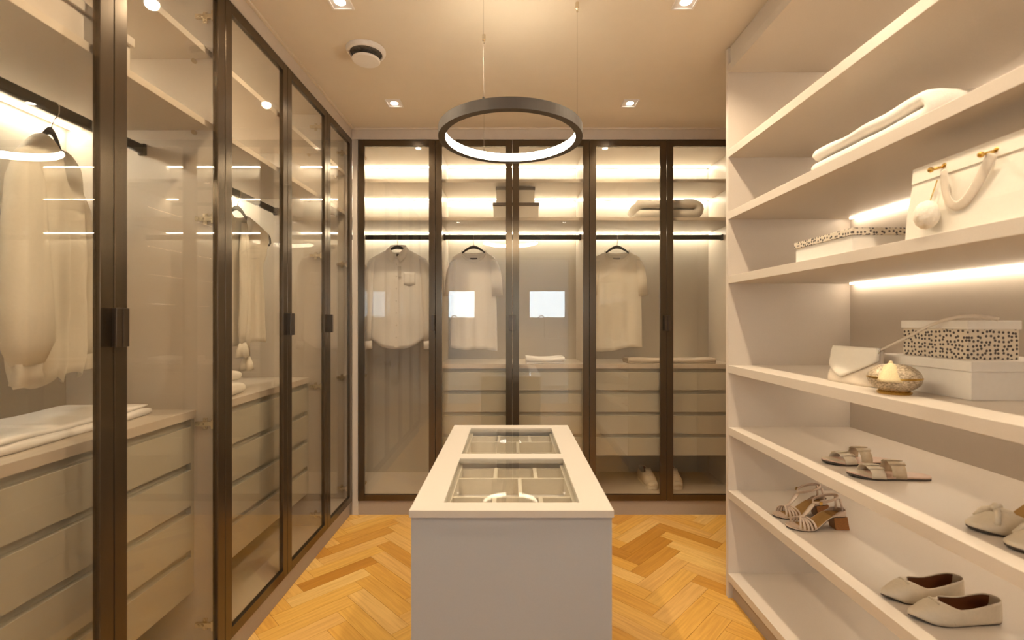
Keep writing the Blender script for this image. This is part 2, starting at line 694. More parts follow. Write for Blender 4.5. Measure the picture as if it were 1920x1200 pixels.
# fascia boards over the wardrobes and a fine cornice bead
struct('trim_1', box(-1.66, -1.064, 0.74, 3.19, 2.524, H), 'paint_trim', bevel=0.001)
struct('trim_2', box(-1.66, 1.62, 3.192, 3.74, 2.524, H), 'paint_trim', bevel=0.001)
struct('trim_4', box(-1.064, -1.050, 0.74, 3.180, H - 0.010, H), 'paint_ceiling', bevel=0.002)
struct('trim_5', box(-1.050, 1.62, 3.178, 3.192, H - 0.010, H), 'paint_ceiling', bevel=0.002)

# ------------------------------------------------------------------ wardrobes
HINGE_Z = (2.42, 1.68, 0.93, 0.195)
DZ0, DZ1 = 0.098, 2.517
FW = 0.042


class Frame:
    """run of furniture: a = along the run, n = inwards from the door face, z up"""

    def __init__(self, axis, plane):
        self.axis, self.plane = axis, plane

    def bx(self, bm, a0, a1, n0, n1, z0, z1):
        if self.axis == 'x':
            return bx(bm, a0, a1, self.plane + n0, self.plane + n1, z0, z1)
        return bx(bm, self.plane - n0, self.plane - n1, a0, a1, z0, z1)

    def p(self, a, n, z):
        return Vector((a, self.plane + n, z)) if self.axis == 'x' else Vector((self.plane - n, a, z))


def door(fr, root, a0, a1, hinge, handle):
    """hinge / handle: 0 at a0, 1 at a1"""
    a0 += 0.0015
    a1 -= 0.0015
    bm = BM()
    fr.bx(bm, a0, a0 + FW, 0, 0.020, DZ0, DZ1)
    fr.bx(bm, a1 - FW, a1, 0, 0.020, DZ0, DZ1)
    fr.bx(bm, a0 + FW, a1 - FW, 0, 0.020, DZ0, DZ0 + FW)
    fr.bx(bm, a0 + FW, a1 - FW, 0, 0.020, DZ1 - FW, DZ1)
    d = obj('door', bm, 'bronze_frame', root, bevel=0.0012)
    obj('glass_pane', fr.bx(BM(), a0 + FW - 0.004, a1 - FW + 0.004, 0.008, 0.012, DZ0 + FW - 0.004, DZ1 - FW + 0.004), 'bronze_glass', d)
    hw = 0.020
    h0 = a0 if handle == 0 else a1 - hw
    bm = BM()
    fr.bx(bm, h0, h0 + hw, -0.024, -0.019, 1.238, 1.342)
    e0 = h0 if handle == 0 else h0 + hw - 0.005
    fr.bx(bm, e0, e0 + 0.005, -0.019, 0.001, 1.238, 1.342)
    obj('handle', bm, 'bronze_handle', d, bevel=0.001)
    for z in HINGE_Z:
        bm = BM()
        s = 1 if hinge == 0 else -1
        e = a0 + 0.019 if hinge == 0 else a1 - 0.019      # inner face of the side panel
        fr.bx(bm, e, e + s * 0.004, 0.052, 0.068, z - 0.021, z + 0.021)       # mounting wings
        fr.bx(bm, e + s * 0.002, e + s * 0.013, 0.024, 0.092, z - 0.008, z + 0.008)   # arm
        fr.bx(bm, e + s * 0.001, e + s * 0.018, 0.019, 0.030, z - 0.017, z + 0.017)   # cup plate
        for q in (-0.015, 0.015):
            fr.bx(bm, e + s * 0.004, e + s * 0.006, 0.056, 0.064, z + q - 0.004, z + q + 0.004)
        fr.bx(bm, e + s * 0.013, e + s * 0.015, 0.060, 0.068, z - 0.004, z + 0.004)
        fr.bx(bm, e + s * 0.013, e + s * 0.015, 0.076, 0.083, z - 0.004, z + 0.004)
        obj('hinge', bm, 'nickel', d, bevel=0.0008)
    return d


def wardrobe(fr, name, label, a0, a1, depth, doors, shelves, rod_z, rod_n, counter=None, drawer_gap=None, nd=4, front_n=0.1):
    root = thing(name, label, 'wardrobe', fr.p((a0 + a1) / 2, depth / 2, 0))
    T = 0.018
    c0 = 0.022
    for s in (a0, a1 - T):
        obj('side_panel', fr.bx(BM(), s, s + T, c0, depth, 0.096, 2.522), 'laminate', root, bevel=0.001)
    obj('back_panel', fr.bx(BM(), a0 + T, a1 - T, depth, depth + 0.012, 0.096, 2.522), 'laminate_linen', root)
    obj('top_panel', fr.bx(BM(), a0 + T, a1 - T, c0, depth, 2.495, 2.522), 'laminate', root)
    obj('bottom_panel', fr.bx(BM(), a0 + T, a1 - T, c0, depth, 0.096, 0.122), 'laminate', root, bevel=0.001)
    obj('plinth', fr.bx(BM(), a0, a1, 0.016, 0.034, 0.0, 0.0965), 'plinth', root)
    # shelves, their pins and the light strips under them
    for z in shelves:
        obj('shelf', fr.bx(BM(), a0 + T, a1 - T, 0.036, depth, z, z + 0.023), 'laminate', root, bevel=0.001)
        for q in (a0 + T, a1 - T):
            s = 1 if q < (a0 + a1) / 2 else -1
            p = fr.p(q, 0.10, z - 0.010)
            p2 = fr.p(q + s * 0.012, 0.10, z - 0.010)
            obj('shelf_pin', tube(BM(), [p, p2], 0.008, 10), 'nickel', root, smooth=False)
    for z in list(shelves) + [2.495]:
        bm = BM()
        fr.bx(bm, a0 + T + 0.004, a1 - T - 0.004, depth - 0.050, depth - 0.028, z - 0.004, z - 0.0005)
        obj('led_strip', bm, 'led_cabinet', root)
    # hanging rod
    bm = BM()
    fr.bx(bm, a0 + T + 0.004, a1 - T - 0.004, rod_n - 0.008, rod_n + 0.008, rod_z - 0.0175, rod_z + 0.0175)
    rod = obj('hanging_rod', bm, 'black_rod', root, bevel=0.005)
    for q, s in ((a0 + T, 1), (a1 - T, -1)):
        obj('rod_bracket', fr.bx(BM(), q, q + s * 0.013, rod_n - 0.014, rod_n + 0.014, rod_z - 0.022, rod_z + 0.021), 'black_rod', rod, bevel=0.004)
    if counter:
        z1 = counter
        obj('counter', fr.bx(BM(), a0 + T, a1 - T, front_n - 0.004, depth, z1 - 0.030, z1), 'laminate', root, bevel=0.001)
        zb = z1 - 0.030 - nd * drawer_gap
        for q, w in ((a0 + T, 0.018), (a1 - T - 0.018, 0.018)):
            obj('drawer_side', fr.bx(BM(), q, q + w, front_n + 0.004, depth, zb, z1 - 0.031), 'drawer_front', root)
        obj('groove_backing', fr.bx(BM(), a0 + T + 0.018, a1 - T - 0.018, front_n + 0.022, front_n + 0.030, zb, z1 - 0.031), 'drawer_front', root)
        obj('drawer_base', fr.bx(BM(), a0 + T + 0.018, a1 - T - 0.018, front_n + 0.03, depth, zb, zb + 0.016), 'drawer_front', root)
        for i in range(nd):
            zt = z1 - 0.030 - i * drawer_gap - 0.027
            obj('drawer', fr.bx(BM(), a0 + T + 0.020, a1 - T - 0.020, front_n, front_n + 0.020, zt - drawer_gap + 0.027, zt), 'drawer_front', root, bevel=0.001)
    for (d0, d1, hi, ha) in doors:
        door(fr, root, d0, d1, hi, ha)
    return root


FL = Frame('y', -1.060)
FB = Frame('x', 3.180)
DL = 0.575      # depth of left run
DB = 0.530
LS = (2.008, 2.270)
BS = (1.984, 2.243)
wardrobe(FL, 'wardrobe', 'bronze-framed glass wardrobe over a drawer chest, holding the long-sleeved blouse and flat white laundry',
         0.775, 1.765, DL, [(0.775, 1.27, 0, 1), (1.27, 1.765, 1, 0)], LS, 1.935, 0.29, 0.98, 0.158, front_n=0.100)
wardrobe(FL, 'wardrobe', 'bronze-framed glass wardrobe over drawers, holding the sleeveless top and two rolled towels',
         1.765, 2.755, DL, [(1.765, 2.26, 0, 1), (2.26, 2.755, 1, 0)], LS, 1.935, 0.29, 0.98, 0.158, front_n=0.100)
wardrobe(FL, 'wardrobe', 'single-door glass wardrobe in the corner with no clothes or drawers',
         2.755, 3.178, DL, [(2.755, 3.178, 1, 0)], LS, 1.935, 0.29)
b1 = wardrobe(FB, 'wardrobe', 'single-door glass wardrobe in the corner with one white button-up shirt',
              -1.200, -0.503, DB, [(-1.023, -0.503, 0, 1)], BS, 1.912, 0.28)
obj('filler_strip', box(-1.062, -1.0235, 3.190, 3.1955, 0.0, 2.523), 'laminate', b1)
obj('hinge_post', box(-1.062, -1.0045, 3.202, 3.285, 0.122, 2.495), 'laminate', b1)
wardrobe(FB, 'wardrobe', 'double glass wardrobe with two dark-lidded boxes, a white t-shirt and four drawers',
         -0.503, 0.531, DB, [(-0.503, 0.014, 0, 1), (0.014, 0.531, 1, 0)], BS, 1.912, 0.28, 1.006, 0.150, front_n=0.09)
b3 = wardrobe(FB, 'wardrobe', 'double glass wardrobe with a folded duvet, folded beige trousers and sneakers below',
              0.531, 1.565, DB, [(0.531, 1.048, 0, 1), (1.048, 1.565, 1, 0)], BS, 1.912, 0.28, 1.006, 0.150, front_n=0.09)
obj('filler_strip', box(1.566, 1.64, 3.196, 3.214, 0.0, 2.523), 'laminate', b3)

# ------------------------------------------------------------------ open shelving on the right
RX, RB = 1.026, 1.600
RY0, RY1 = 0.35, 2.236
rs = thing('shelving_unit', 'open greige shelving unit with lit shelves full of shoes, bags and boxes', 'shelf', (1.31, 1.3, 0))
for q in (RY0 - 0.025, RY1):
    obj('side_panel', box(RX, RB + 0.02, q, q + 0.025, 0.0, H - 0.008), 'laminate', rs, bevel=0.001)
obj('back_panel', box(RB, RB + 0.02, RY0, RY1, 0.0, H - 0.008), 'laminate', rs)
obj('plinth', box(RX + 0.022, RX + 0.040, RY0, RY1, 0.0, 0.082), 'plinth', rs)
obj('fascia', box(RX + 0.012, RX + 0.030, RY0, RY1, 2.511, H - 0.002), 'laminate', rs)
SH = [0.117, 0.507, 0.806, 1.097, 1.518, 1.820, 2.111, 2.512]
for z in SH:
    obj('shelf', box(RX, RB, RY0, RY1, z - 0.036, z), 'laminate', rs, bevel=0.0012)
for z in SH[1:]:
    obj('led_strip', box(RB - 0.024, RB - 0.014, RY0 + 0.03, RY1 - 0.03, z - 0.036 - 0.006, z - 0.036 - 0.0002), 'led_shelf', rs)

# ------------------------------------------------------------------ island
IZ = 0.817
IX0, IX1, IY0, IY1 = -0.262, 0.268, 1.227, 2.225
GX0, GX1 = -0.180, 0.187
G1, G2 = (1.2825, 1.691), (1.750, 2.162)
isl = thing('wardrobe_island', 'pale greige island with two glass windows over divided jewellery trays', 'island', (0, 1.726, 0))
bm = BM()
bx(bm, IX0, GX0, IY0, IY1, IZ - 0.018, IZ)
bx(bm, GX1, IX1, IY0, IY1, IZ - 0.018, IZ)
for a, b in ((IY0, G1[0]), (G1[1], G2[0]), (G2[1], IY1)):
    bx(bm, GX0, GX1, a, b, IZ - 0.018, IZ)
bmesh.ops.remove_doubles(bm, verts=bm.verts[:], dist=1e-5)
obj('top', bm, 'island_top', isl)
B0, B1, C0, C1 = IX0 + 0.004, IX1 - 0.004, IY0 + 0.006, IY1 - 0.006
bm = BM()
bx(bm, B0, B1, C0, C0 + 0.02, 0.0, IZ - 0.0185)
obj('end_panel', bm, 'island_body', isl, bevel=0.001)
obj('end_panel', box(B0, B1, C1 - 0.02, C1, 0.0, IZ - 0.0185), 'island_body', isl, bevel=0.001)
obj('side_panel', box(B1 - 0.02, B1, C0 + 0.02, C1 - 0.02, 0.0, IZ - 0.0185), 'island_body', isl)
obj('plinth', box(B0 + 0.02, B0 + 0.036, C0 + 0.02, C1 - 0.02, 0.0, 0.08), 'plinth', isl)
for k, (a, b) in enumerate(((0.09, 0.33), (0.334, 0.574), (0.578, 0.79))):
    for y0, y1 in ((C0 + 0.022, 1.722), (1.726, C1 - 0.022)):
        obj('drawer', box(B0, B0 + 0.018, y0, y1, a, b), 'island_body', isl, bevel=0.001)
for (y0, y1) in (G1, G2):
    obj('glass_pane', box(GX0 + 0.001, GX1 - 0.001, y0 + 0.001, y1 - 0.001, IZ - 0.008, IZ - 0.003), 'clear_glass', isl)
    zt, zb = IZ - 0.026, IZ - 0.085
    e = 0.010
    x0, x1 = GX0 - e, GX1 + e
    tb = BM()
    bx(tb, x0, x1, y0 - e, y1 + e, zb - 0.006, zb)
    tray = obj('tray', tb, 'tray_lining', isl)
    w = 0.012
    rim = BM()
    bx(rim, x0, x0 + 0.020, y0 - e, y1 + e, zb, zt)
    bx(rim, x1 - 0.020, x1, y0 - e, y1 + e, zb, zt)
    bx(rim, x0 + 0.02, x1 - 0.02, y0 - e, y0 - e + 0.014, zb, zt)
    bx(rim, x0 + 0.02, x1 - 0.02, y1 + e - 0.014, y1 + e, zb, zt - 0.012)
    obj('rim', rim, 'tray_wood', tray)
    ya, yb = y0 + 0.125, y0 + 0.292
    for yy in (ya, yb):
        obj('divider', box(x0 + 0.02, x1 - 0.02, yy - 0.004, yy + 0.004, zb, zt - 0.006), 'tray_wood', tray)
    wx = x1 - x0
    for fx, q0, q1 in ((0.37, y0, ya), (0.72, y0, ya), (0.57, ya, yb), (0.36, yb, y1), (0.71, yb, y1)):
        xx = x0 + wx * fx
        obj('divider', box(xx - 0.006, xx + 0.006, q0 + 0.004, q1 - 0.004, zb, zt - 0.006), 'tray_wood', tray)

# ------------------------------------------------------------------ ceiling things
RC, RR = (0.0, 1.90), 0.286
RZ0, RZ1 = 2.030, 2.070
pen = thing('ring_pendant', 'dark bronze ring pendant lamp glowing on its inside over the island', 'lamp', (RC[0], RC[1], RZ0))
lathe_pts = [(RR, RZ0), (RR, RZ1), (RR - 0.026, RZ1), (RR - 0.026, RZ1 - 0.002), (RR - 0.004, RZ1 - 0.004), (RR - 0.004, RZ0 + 0.003), (RR - 0.028, RZ0 + 0.002), (RR - 0.028, RZ0)]
bm = BM()
n = 96
rows = [[bm.verts.new((RC[0] + r * math.cos(2 * PI * k / n), RC[1] + r * math.sin(2 * PI * k / n), z)) for k in range(n)] for (r, z) in lathe_pts]
for j in range(len(rows)):
    for k in range(n):
        bm.faces.new((rows[j][k], rows[j][(k + 1) % n], rows[(j + 1) % len(rows)][(k + 1) % n], rows[(j + 1) % len(rows)][k]))
obj('ring_body', bm, 'pendant_metal', pen)
bm = BM()
rows = [[bm.verts.new((RC[0] + r * math.cos(2 * PI * k / n), RC[1] + r * math.sin(2 * PI * k / n), z)) for k in range(n)]
        for (r, z) in ((RR - 0.027, RZ0 + 0.003), (RR - 0.026, RZ1 - 0.003), (RR - 0.016, RZ1 - 0.003), (RR - 0.016, RZ0 + 0.003))]
for j in range(4):
    for k in range(n):
        bm.faces.new((rows[j][k], rows[j][(k + 1) % n], rows[(j + 1) % 4][(k + 1) % n], rows[(j + 1) % 4][k]))
obj('light_diffuser', bm, 'ring_glow', pen)
for ang in (math.radians(6), math.radians(116), math.radians(250)):
    x, y = RC[0] + (RR - 0.013) * math.cos(ang), RC[1] + (RR - 0.013) * math.sin(ang)
    cab = obj('cable', tube(BM(), [(x, y, RZ1 - 0.001), (x, y, H - 0.002)], 0.0009, 6), 'steel', pen)
    obj('ceiling_mount', lathe(BM(), [(0.008, -0.004), (0.008, -0.030), (0.004, -0.034), (0.004, -0.042)][::-1], (x, y, H + 0.003), 12), 'nickel', cab)
    obj('ring_anchor', lathe(BM(), [(0.004, 0.0), (0.004, 0.012)], (x, y, RZ1 - 0.001), 10), 'pendant_metal', cab)

k = 0
for yy in (2.82, 1.92, 1.02, 0.12):
    for xx in (-0.69, 0.71):
        lb = {2.82: 'square recessed downlight near the back glass doors', 1.92: 'square recessed downlight level with the ring pendant', 1.02: 'square recessed downlight between the ring pendant and the entrance', 0.12: 'square recessed downlight just inside the entrance'}[yy]
        lb += ', left aisle' if xx < 0 else ', right aisle'
        dl = thing('recessed_downlight', lb, 'downlight', (xx, yy, H - 0.006), 0, 'recessed ceiling downlights')
        s = 0.045
        bm = BM()
        bx(bm, xx - s, xx - s + 0.008, yy - s, yy + s, H - 0.008, H)
        bx(bm, xx + s - 0.008, xx + s, yy - s, yy + s, H - 0.008, H)
        bx(bm, xx - s + 0.008, xx + s - 0.008, yy - s, yy - s + 0.008, H - 0.008, H)
        bx(bm, xx - s + 0.008, xx + s - 0.008, yy + s - 0.008, yy + s, H - 0.008, H)
        obj('bezel', bm, 'white_plastic', dl)
        obj('plate', box(xx - s + 0.008, xx + s - 0.008, yy - s + 0.008, yy + s - 0.008, H - 0.003, H - 0.0005), 'white_plastic', dl)
        obj('lens', lathe(BM(), [(0.0, -0.0015), (0.021, -0.0015), (0.022, 0.0)], (xx, yy, H - 0.003), 24), 'lamp_disc', dl)
        ld = bpy.data.lights.new('downlight_beam', 'SPOT')
        ld.energy = SPOT_W
        ld.color = WARM
        ld.spot_size = math.radians(140)
        ld.spot_blend = 0.6
        ld.shadow_soft_size = 0.022
        lo = bpy.data.objects.new('downlight_beam', ld)
        COL.objects.link(lo)
        lo.parent = dl
        lo.location = (0, 0, -0.006)

vt = thing('ceiling_vent', 'round white ceiling air valve with a hanging centre disc', 'vent', (-0.69, 2.27, H - 0.05))
c = (-0.69, 2.27, H)
obj('collar', lathe(BM(), [(0.074, 0.0), (0.074, -0.016), (0.077, -0.020), (0.087, -0.017), (0.092, -0.006), (0.092, 0.0)], c, 40), 'white_plastic', vt, smooth=False)
obj('throat', lathe(BM(), [(0.0, -0.002), (0.071, -0.002), (0.0735, -0.014)], c, 40), 'vent_metal', vt, smooth=True)
obj('disc', lathe(BM(), [(0.0, -0.036), (0.046, -0.038), (0.064, -0.044), (0.066, -0.049), (0.060, -0.054), (0.0, -0.056)], c, 40), 'white_plastic', vt, smooth=False)
obj('stem', lathe(BM(), [(0.010, -0.040), (0.010, -0.002)], c, 10), 'vent_metal', vt)
#PART2
# ------------------------------------------------------------------ clothes on hangers
def arc_pts(fn, n):
    return [fn(i / (n - 1)) for i in range(n)]


def hanger(label, loc, rotz, half=0.20, drop=0.075, nw=0.065, zn=-0.085, hw0=0.2, loop=False):
    r = thing('clothes_hanger', label, 'hanger', loc, rotz, 'black clothes hangers')
    hk = [(0, .019, -.006), (0, .0185, .006), (0, .0135, .0150), (0, .006, .0184), (0, -.003, .0187), (0, -.011, .0165), (0, -.0165, .008),
          (0, -.016, -.016), (0, -.006, -.034), (0, 0, -.050), (0, 0, -.078)]
    obj('hook', tube(BM(), hk, 0.0017, 8), 'steel', r, smooth=True, local=True)
    zc = -0.070

    def arm(t):
        x = (t * 2 - 1) * half
        q = abs(x)
        if q < nw:
            z = zc - (zc - zn + 0.003 + 0.0125 - 0.0085 * nw / half) * (q / nw) ** 1.7
        else:
            z = zn - 0.003 - (0.0125 - 0.0085 * q / half) - drop * ((q - nw) / (hw0 - nw)) ** 1.15
        return (x, 0, z)
    zd = arm(1.0)[2]
    rings = []
    for i in range(25):
        t = i / 24
        p = Vector(arm(t))
        q = abs(2 * t - 1)
        rings.append((p, Vector((0, 0.0045, 0)), Vector((0, 0, 0.0125 - 0.0085 * q))))
    obj('arms', loft(BM(), rings, 10), 'print_black', r, smooth=True, local=True)
    if loop:
        pts = [(half - .004, 0, zd + .002), (half + .012, 0, zd - .012), (half + .018, 0, zd - .04), (half + .006, 0, zd - .055), (half - .03, 0, zd - .055)]
        obj('strap_loop', tube(BM(), pts, 0.0055, 8), 'print_black', r, smooth=True, local=True)
    return r


def sheet_body(hw, zneck, drop, neck_w, nf, nb, zbot, depth, fold=0.008, seed=0.0, nu=41, nv=34, dfun=None, armhole=False):
    bm = BM()
    hw0 = interp(hw, 0)
    for sd in (-1, 1):
        nd = nf if sd < 0 else nb
        G = []
        for j in range(nv):
            v = (j / (nv - 1)) ** 1.35
            row = []
            for i in range(nu):
                u = -1 + 2 * i / (nu - 1)
                x = u * interp(hw, v)
                s = abs(u) * hw0
                if s >= neck_w:
                    zt = zneck - drop * ((s - neck_w) / (hw0 - neck_w)) ** 1.15
                else:
                    zt = zneck - nd * math.sqrt(max(0, 1 - (s / neck_w) ** 2))
                zb = zbot(u)
                z = zt + (zb - zt) * v
                dd = depth * (min(1, v / 0.06) ** 0.5) if dfun is None else dfun(v)
                ya = dd * (max(0, 1 - u * u) ** 0.45)
                if s < neck_w:
                    ya = max(ya, 0.015 * (1 - (s / neck_w) ** 2) ** .25)
                if armhole:
                    ya = max(ya, 0.014 * min(1, v / .025) * max(0, min(1, (.30 - v) / .06)))
                y = sd * ya
                f = fold * smoothstep(v * 1.6) * (math.sin(u * 7.0 + seed + v * 0.8) + 0.6 * math.sin(u * 13 + 2.1 * seed - v * 1.5))
                y += f * (max(0, 1 - u * u) ** 0.5)
                y += 0.004 * noise.noise(Vector((x * 9, z * 9, seed + sd))) * (smoothstep(v * 5) if abs(u) < 0.98 else 0)
                row.append(bm.verts.new((x, y, z)))
            G.append(row)
        for j in range(nv - 1):
            for i in range(nu - 1):
                bm.faces.new((G[j][i], G[j][i + 1], G[j + 1][i + 1], G[j + 1][i]))
    bmesh.ops.remove_doubles(bm, verts=bm.verts[:], dist=0.0006)
    return bm


def sleeve(pts, widths, depths, wob=0.05, seed=0.0, n=20):
    """pts centre line, widths = lateral half width, depths = front/back half"""
    rings = []
    for p, w, d in zip(pts, widths, depths):
        rings.append((p, Vector((w, 0, w * 0.10)), Vector((0, d, 0))))
    return loft(BM(), rings, n, cap=False, wob=wob, seed=seed)


RODB, YB = 1.912, 3.18 + 0.28


def neck_band(w, zs, df, db, mat, root, width=0.018):
    pts, n = [], 41
    bm = BM()
    for i in range(n):
        t = 2 * PI * i / (n - 1)
        x = w * math.cos(t)
        sgn = math.sin(t)
        d = df if sgn < 0 else db
        pts.append(Vector((x * 1.02, math.copysign(0.016 * abs(sgn) ** .4, sgn), zs + .009 - (d + .003) * abs(sgn))))
    ribbon(bm, pts, Vector((0, 0, 1)), width)
    return obj('collar_band', bm, mat, root, smooth=True, solid=0.0022, local=True)


# button-up shirt
SX = -0.822
hanger('black hanger carrying the white button-up shirt', (SX, YB, RODB), 0.0, 0.146, 0.062, .062, -.085, .185)
r = thing('button_up_shirt', 'sheer white long-sleeved button-up shirt with a chest pocket', 'shirt', (SX, YB, RODB), 0.0)
hem = lambda u: -0.812 + 0.085 * abs(u) ** 2.6
obj('body', sheet_body([(0, .185), (.12, .192), (.5, .182), (.75, .192), (1, .198)], -0.085, 0.062, 0.062, 0.075, 0.022, hem, 0.030, 0.003, 0.6), 'cloth_white', r, smooth=True, solid=0.0012, local=True)
for s in (-1, 1):
    pts = [(s * .178, 0, -.155), (s * .196, .004, -.22), (s * .206, .008, -.36), (s * .208, .010, -.52), (s * .212, .010, -.68), (s * .216, .008, -.76)]
    sl = obj('sleeve', sleeve(pts, [.022, .034, .034, .030, .030, .026], [.026, .032, .03, .026, .024, .020], 0.06, s), 'cloth_white', r, smooth=True, solid=0.0012, local=True)
    obj('cuff', sleeve([(s * .216, .008, -.755), (s * .218, .008, -.815)], [.029, .030], [.022, .022], 0.03, s), 'cloth_white', sl, smooth=True, solid=0.0025, local=True)
# stand and fold of the collar
bm = BM()
for s in (-1, 1):
    P = [(s * .060, .012, -.066), (s * .052, -.018, -.076), (s * .030, -.040, -.112), (s * .006, -.046, -.150)]
    Q = [(s * .078, .012, -.084), (s * .080, -.018, -.094), (s * .066, -.046, -.150), (s * .030, -.050, -.186)]
    a = [bm.verts.new(p) for p in P]
    b = [bm.verts.new(p) for p in Q]
    for i in range(3):
        bm.faces.new((a[i], a[i + 1], b[i + 1], b[i]))
pts = [Vector((.060 * math.cos(t), .012 + .026 * math.sin(t), -.075 + .010 * math.sin(t))) for t in [PI * i / 12 for i in range(13)]]
ribbon(bm, pts, Vector((0, 0, 1)), 0.034)
obj('collar', bm, 'cloth_white', r, smooth=True, solid=0.003, local=True)
pl = obj('placket', box(-.014, .014, -.0375, -.0345, -.800, -.165), 'cloth_white', r, local=True, bevel=0.001)
for i in range(7):
    obj('button', lathe(BM(), [(0, -.0015), (.0055, -.0015), (.0055, .0015), (0, .0015)], (0, 0, 0), 12), 'button_pearl', pl, local=True)
    b_ = pl.children[-1]
    b_.rotation_euler = (PI / 2, 0, 0)
    b_.location = (0, -.0385, -.20 - i * .088)
bm = BM()
G = [[bm.verts.new((.050 + .085 * i / 6, -.030 * (1 - ((.050 + .085 * i / 6) / .19) ** 2) ** .45 - .0048, -.255 - .09 * j / 5 - (.012 * (1 - abs(i - 3) / 3) if j == 5 else 0))) for i in range(7)] for j in range(6)]
for j in range(5):
    for i in range(6):
        bm.faces.new((G[j][i], G[j][i + 1], G[j + 1][i + 1], G[j + 1][i]))
obj('pocket', bm, 'cloth_white', r, local=True, smooth=True, solid=0.0015)
lb = obj('neck_label', box(-.012, .030, .0140, .0150, -.136, -.117), 'print_black', r, local=True)
lb['label'] = 'black brand label inside the collar'
obj('size_label', box(.002, .022, .0180, .0190, -.146, -.139), 'print_black', r, local=True)
obj('price_tag', box(.010, .034, -.0400, -.0390, -.290, -.215), 'grey_card', r, local=True)


def tshirt(label, x, hw, seed, tilt, neckmark, hlab, ylab=0.0):
    hanger(hlab, (x, YB + ylab, RODB), 0.0, hw * .76, 0.038, .088, -.108, hw * .93)
    r = thing('t_shirt', label, 't-shirt', (x, YB + ylab, RODB), 0.0)
    hem = lambda u: -0.815 - tilt * u + 0.006 * math.sin(u * 4)
    obj('body', sheet_body([(0, hw * .93), (.12, hw), (.35, hw * 1.0), (1, hw * 1.04)], -0.108, 0.038, 0.088, 0.070, 0.022, hem, 0.030, 0.008, seed), 'cloth_white', r, smooth=True, solid=0.0012, local=True)
    for s in (-1, 1):
        a = hw * .90
        pts = [(s * (a - .02), 0, -.160), (s * (a - .006), .0, -.180), (s * (a + .008), .0, -.245), (s * (a + .016), .0, -.32), (s * (a + .022), .0, -.425)]
        obj('sleeve', sleeve(pts, [.014, .030, .040, .042, .043], [.020, .032, .036, .032, .030], 0.05, seed + s), 'cloth_white', r, smooth=True, solid=0.0014, local=True)
    neck_band(.088, -0.108, .070, .022, 'cloth_white', r)
    o_ = obj('neck_print', box(-.026, .026, .0160, .0170, -.160, -.147), neckmark, r, local=True)
    return r


r = tshirt('white short-sleeved t-shirt with a small black neck print, beside the stack of dark-lidded boxes', -0.268, .166, 2.0, 0.010, 'print_black',
           'black hanger carrying the t-shirt below the dark-lidded boxes')
r = tshirt('creamy white short-sleeved t-shirt with a grey neck tag, over the folded beige trousers', 0.778, .176, 4.4, -0.020, 'print_grey',
           'black hanger carrying the t-shirt over the beige trousers')
for ch in list(r.children):
    for o_ in [ch] + list(ch.children):
        if o_.data.materials[0].name == 'cloth_white':
            o_.data.materials[0] = M['cloth_cream']

# long blouse with balloon sleeve, left wardrobe
LX = -1.06 - 0.29
rz = math.radians(118)
loc = (LX, 1.397, 1.935)
hanger('black hanger carrying the long-sleeved blouse', loc, rz, 0.146, 0.080, .070, -.098, .185)
r = thing('long_blouse', 'long cream blouse with gathered hem and balloon sleeve cuffs', 'blouse', loc, rz)
obj('body', sheet_body([(0, .185), (.15, .20), (.6, .225), (.9, .225), (.97, .212), (1, .19)], -0.098, 0.080, 0.070, 0.10, 0.035, lambda u: -0.795 + 0.012 * math.sin(u * 9), 0.05, 0.014, 1.3,
                       dfun=lambda v: 0.05 * min(1, v / .08) ** .5 * (1 if v < .9 else 1 - 2.5 * (v - .9))), 'cloth_cream', r, smooth=True, solid=0.0015, local=True)
for s in (-1, 1):
    pts = [(s * .165, 0, -.166), (s * .178, 0, -.185), (s * .200, -.005, -.26), (s * .220, -.010, -.40), (s * .228, -.014, -.58), (s * .226, -.016, -.68), (s * .222, -.016, -.735)]
    sl = obj('sleeve', sleeve(pts, [.004, .022, .042, .055, .060, .062, .044], [.004, .020, .036, .042, .05, .05, .030], 0.05, s * 2), 'cloth_cream', r, smooth=True, solid=0.0015, local=True)
    obj('ruffle_cuff', sleeve([(s * .222, -.016, -.73), (s * .221, -.016, -.752), (s * .221, -.016, -.785)], [.042, .036, .046], [.029, .025, .030], 0.10, s, 30), 'cloth_cream', sl, smooth=True, solid=0.0015, local=True)

# sleeveless top with long ruffled tie
rz = math.radians(82)
loc = (LX, 2.350, 1.935)
hanger('black hanger with a side loop carrying the sleeveless top', loc, rz, 0.234, 0.055, .060, -.095, .218, loop=True)
r = thing('sleeveless_top', 'cream sleeveless top with a long ruffled neck tie', 'top', loc, rz)
obj('body', sheet_body([(0, .218), (.08, .216), (.25, .195), (.32, .178), (.6, .188), (1, .20)], -0.095, 0.055, 0.060, 0.10, 0.02, lambda u: -0.745 + 0.01 * math.sin(3 * u), 0.036, 0.011, 3.1, armhole=True), 'cloth_cream', r, smooth=True, solid=0.0015, local=True)
for q, L_ in ((-.040, -.80), (-.012, -.87)):
    pts = [(q * .5, -.046, -.15), (q, -.058, -.30), (q, -.062, -.50), (q * 1.1, -.060, -.68), (q * 1.1, -.060, L_ + .06)]
    tie = obj('neck_tie', sleeve(pts, [.010, .022, .024, .022, .018], [.006, .010, .012, .010, .008], 0.12, q * 50), 'cloth_cream', r, smooth=True, solid=0.0015, local=True)
    obj('ruffle', sleeve([(q * 1.1, -.060, L_ + .065), (q * 1.1, -.060, L_ + .03), (q * 1.1, -.06, L_)], [.018, .032, .036], [.008, .020, .026], 0.22, q * 30, 36), 'cloth_cream', tie, smooth=True, solid=0.0015, local=True)


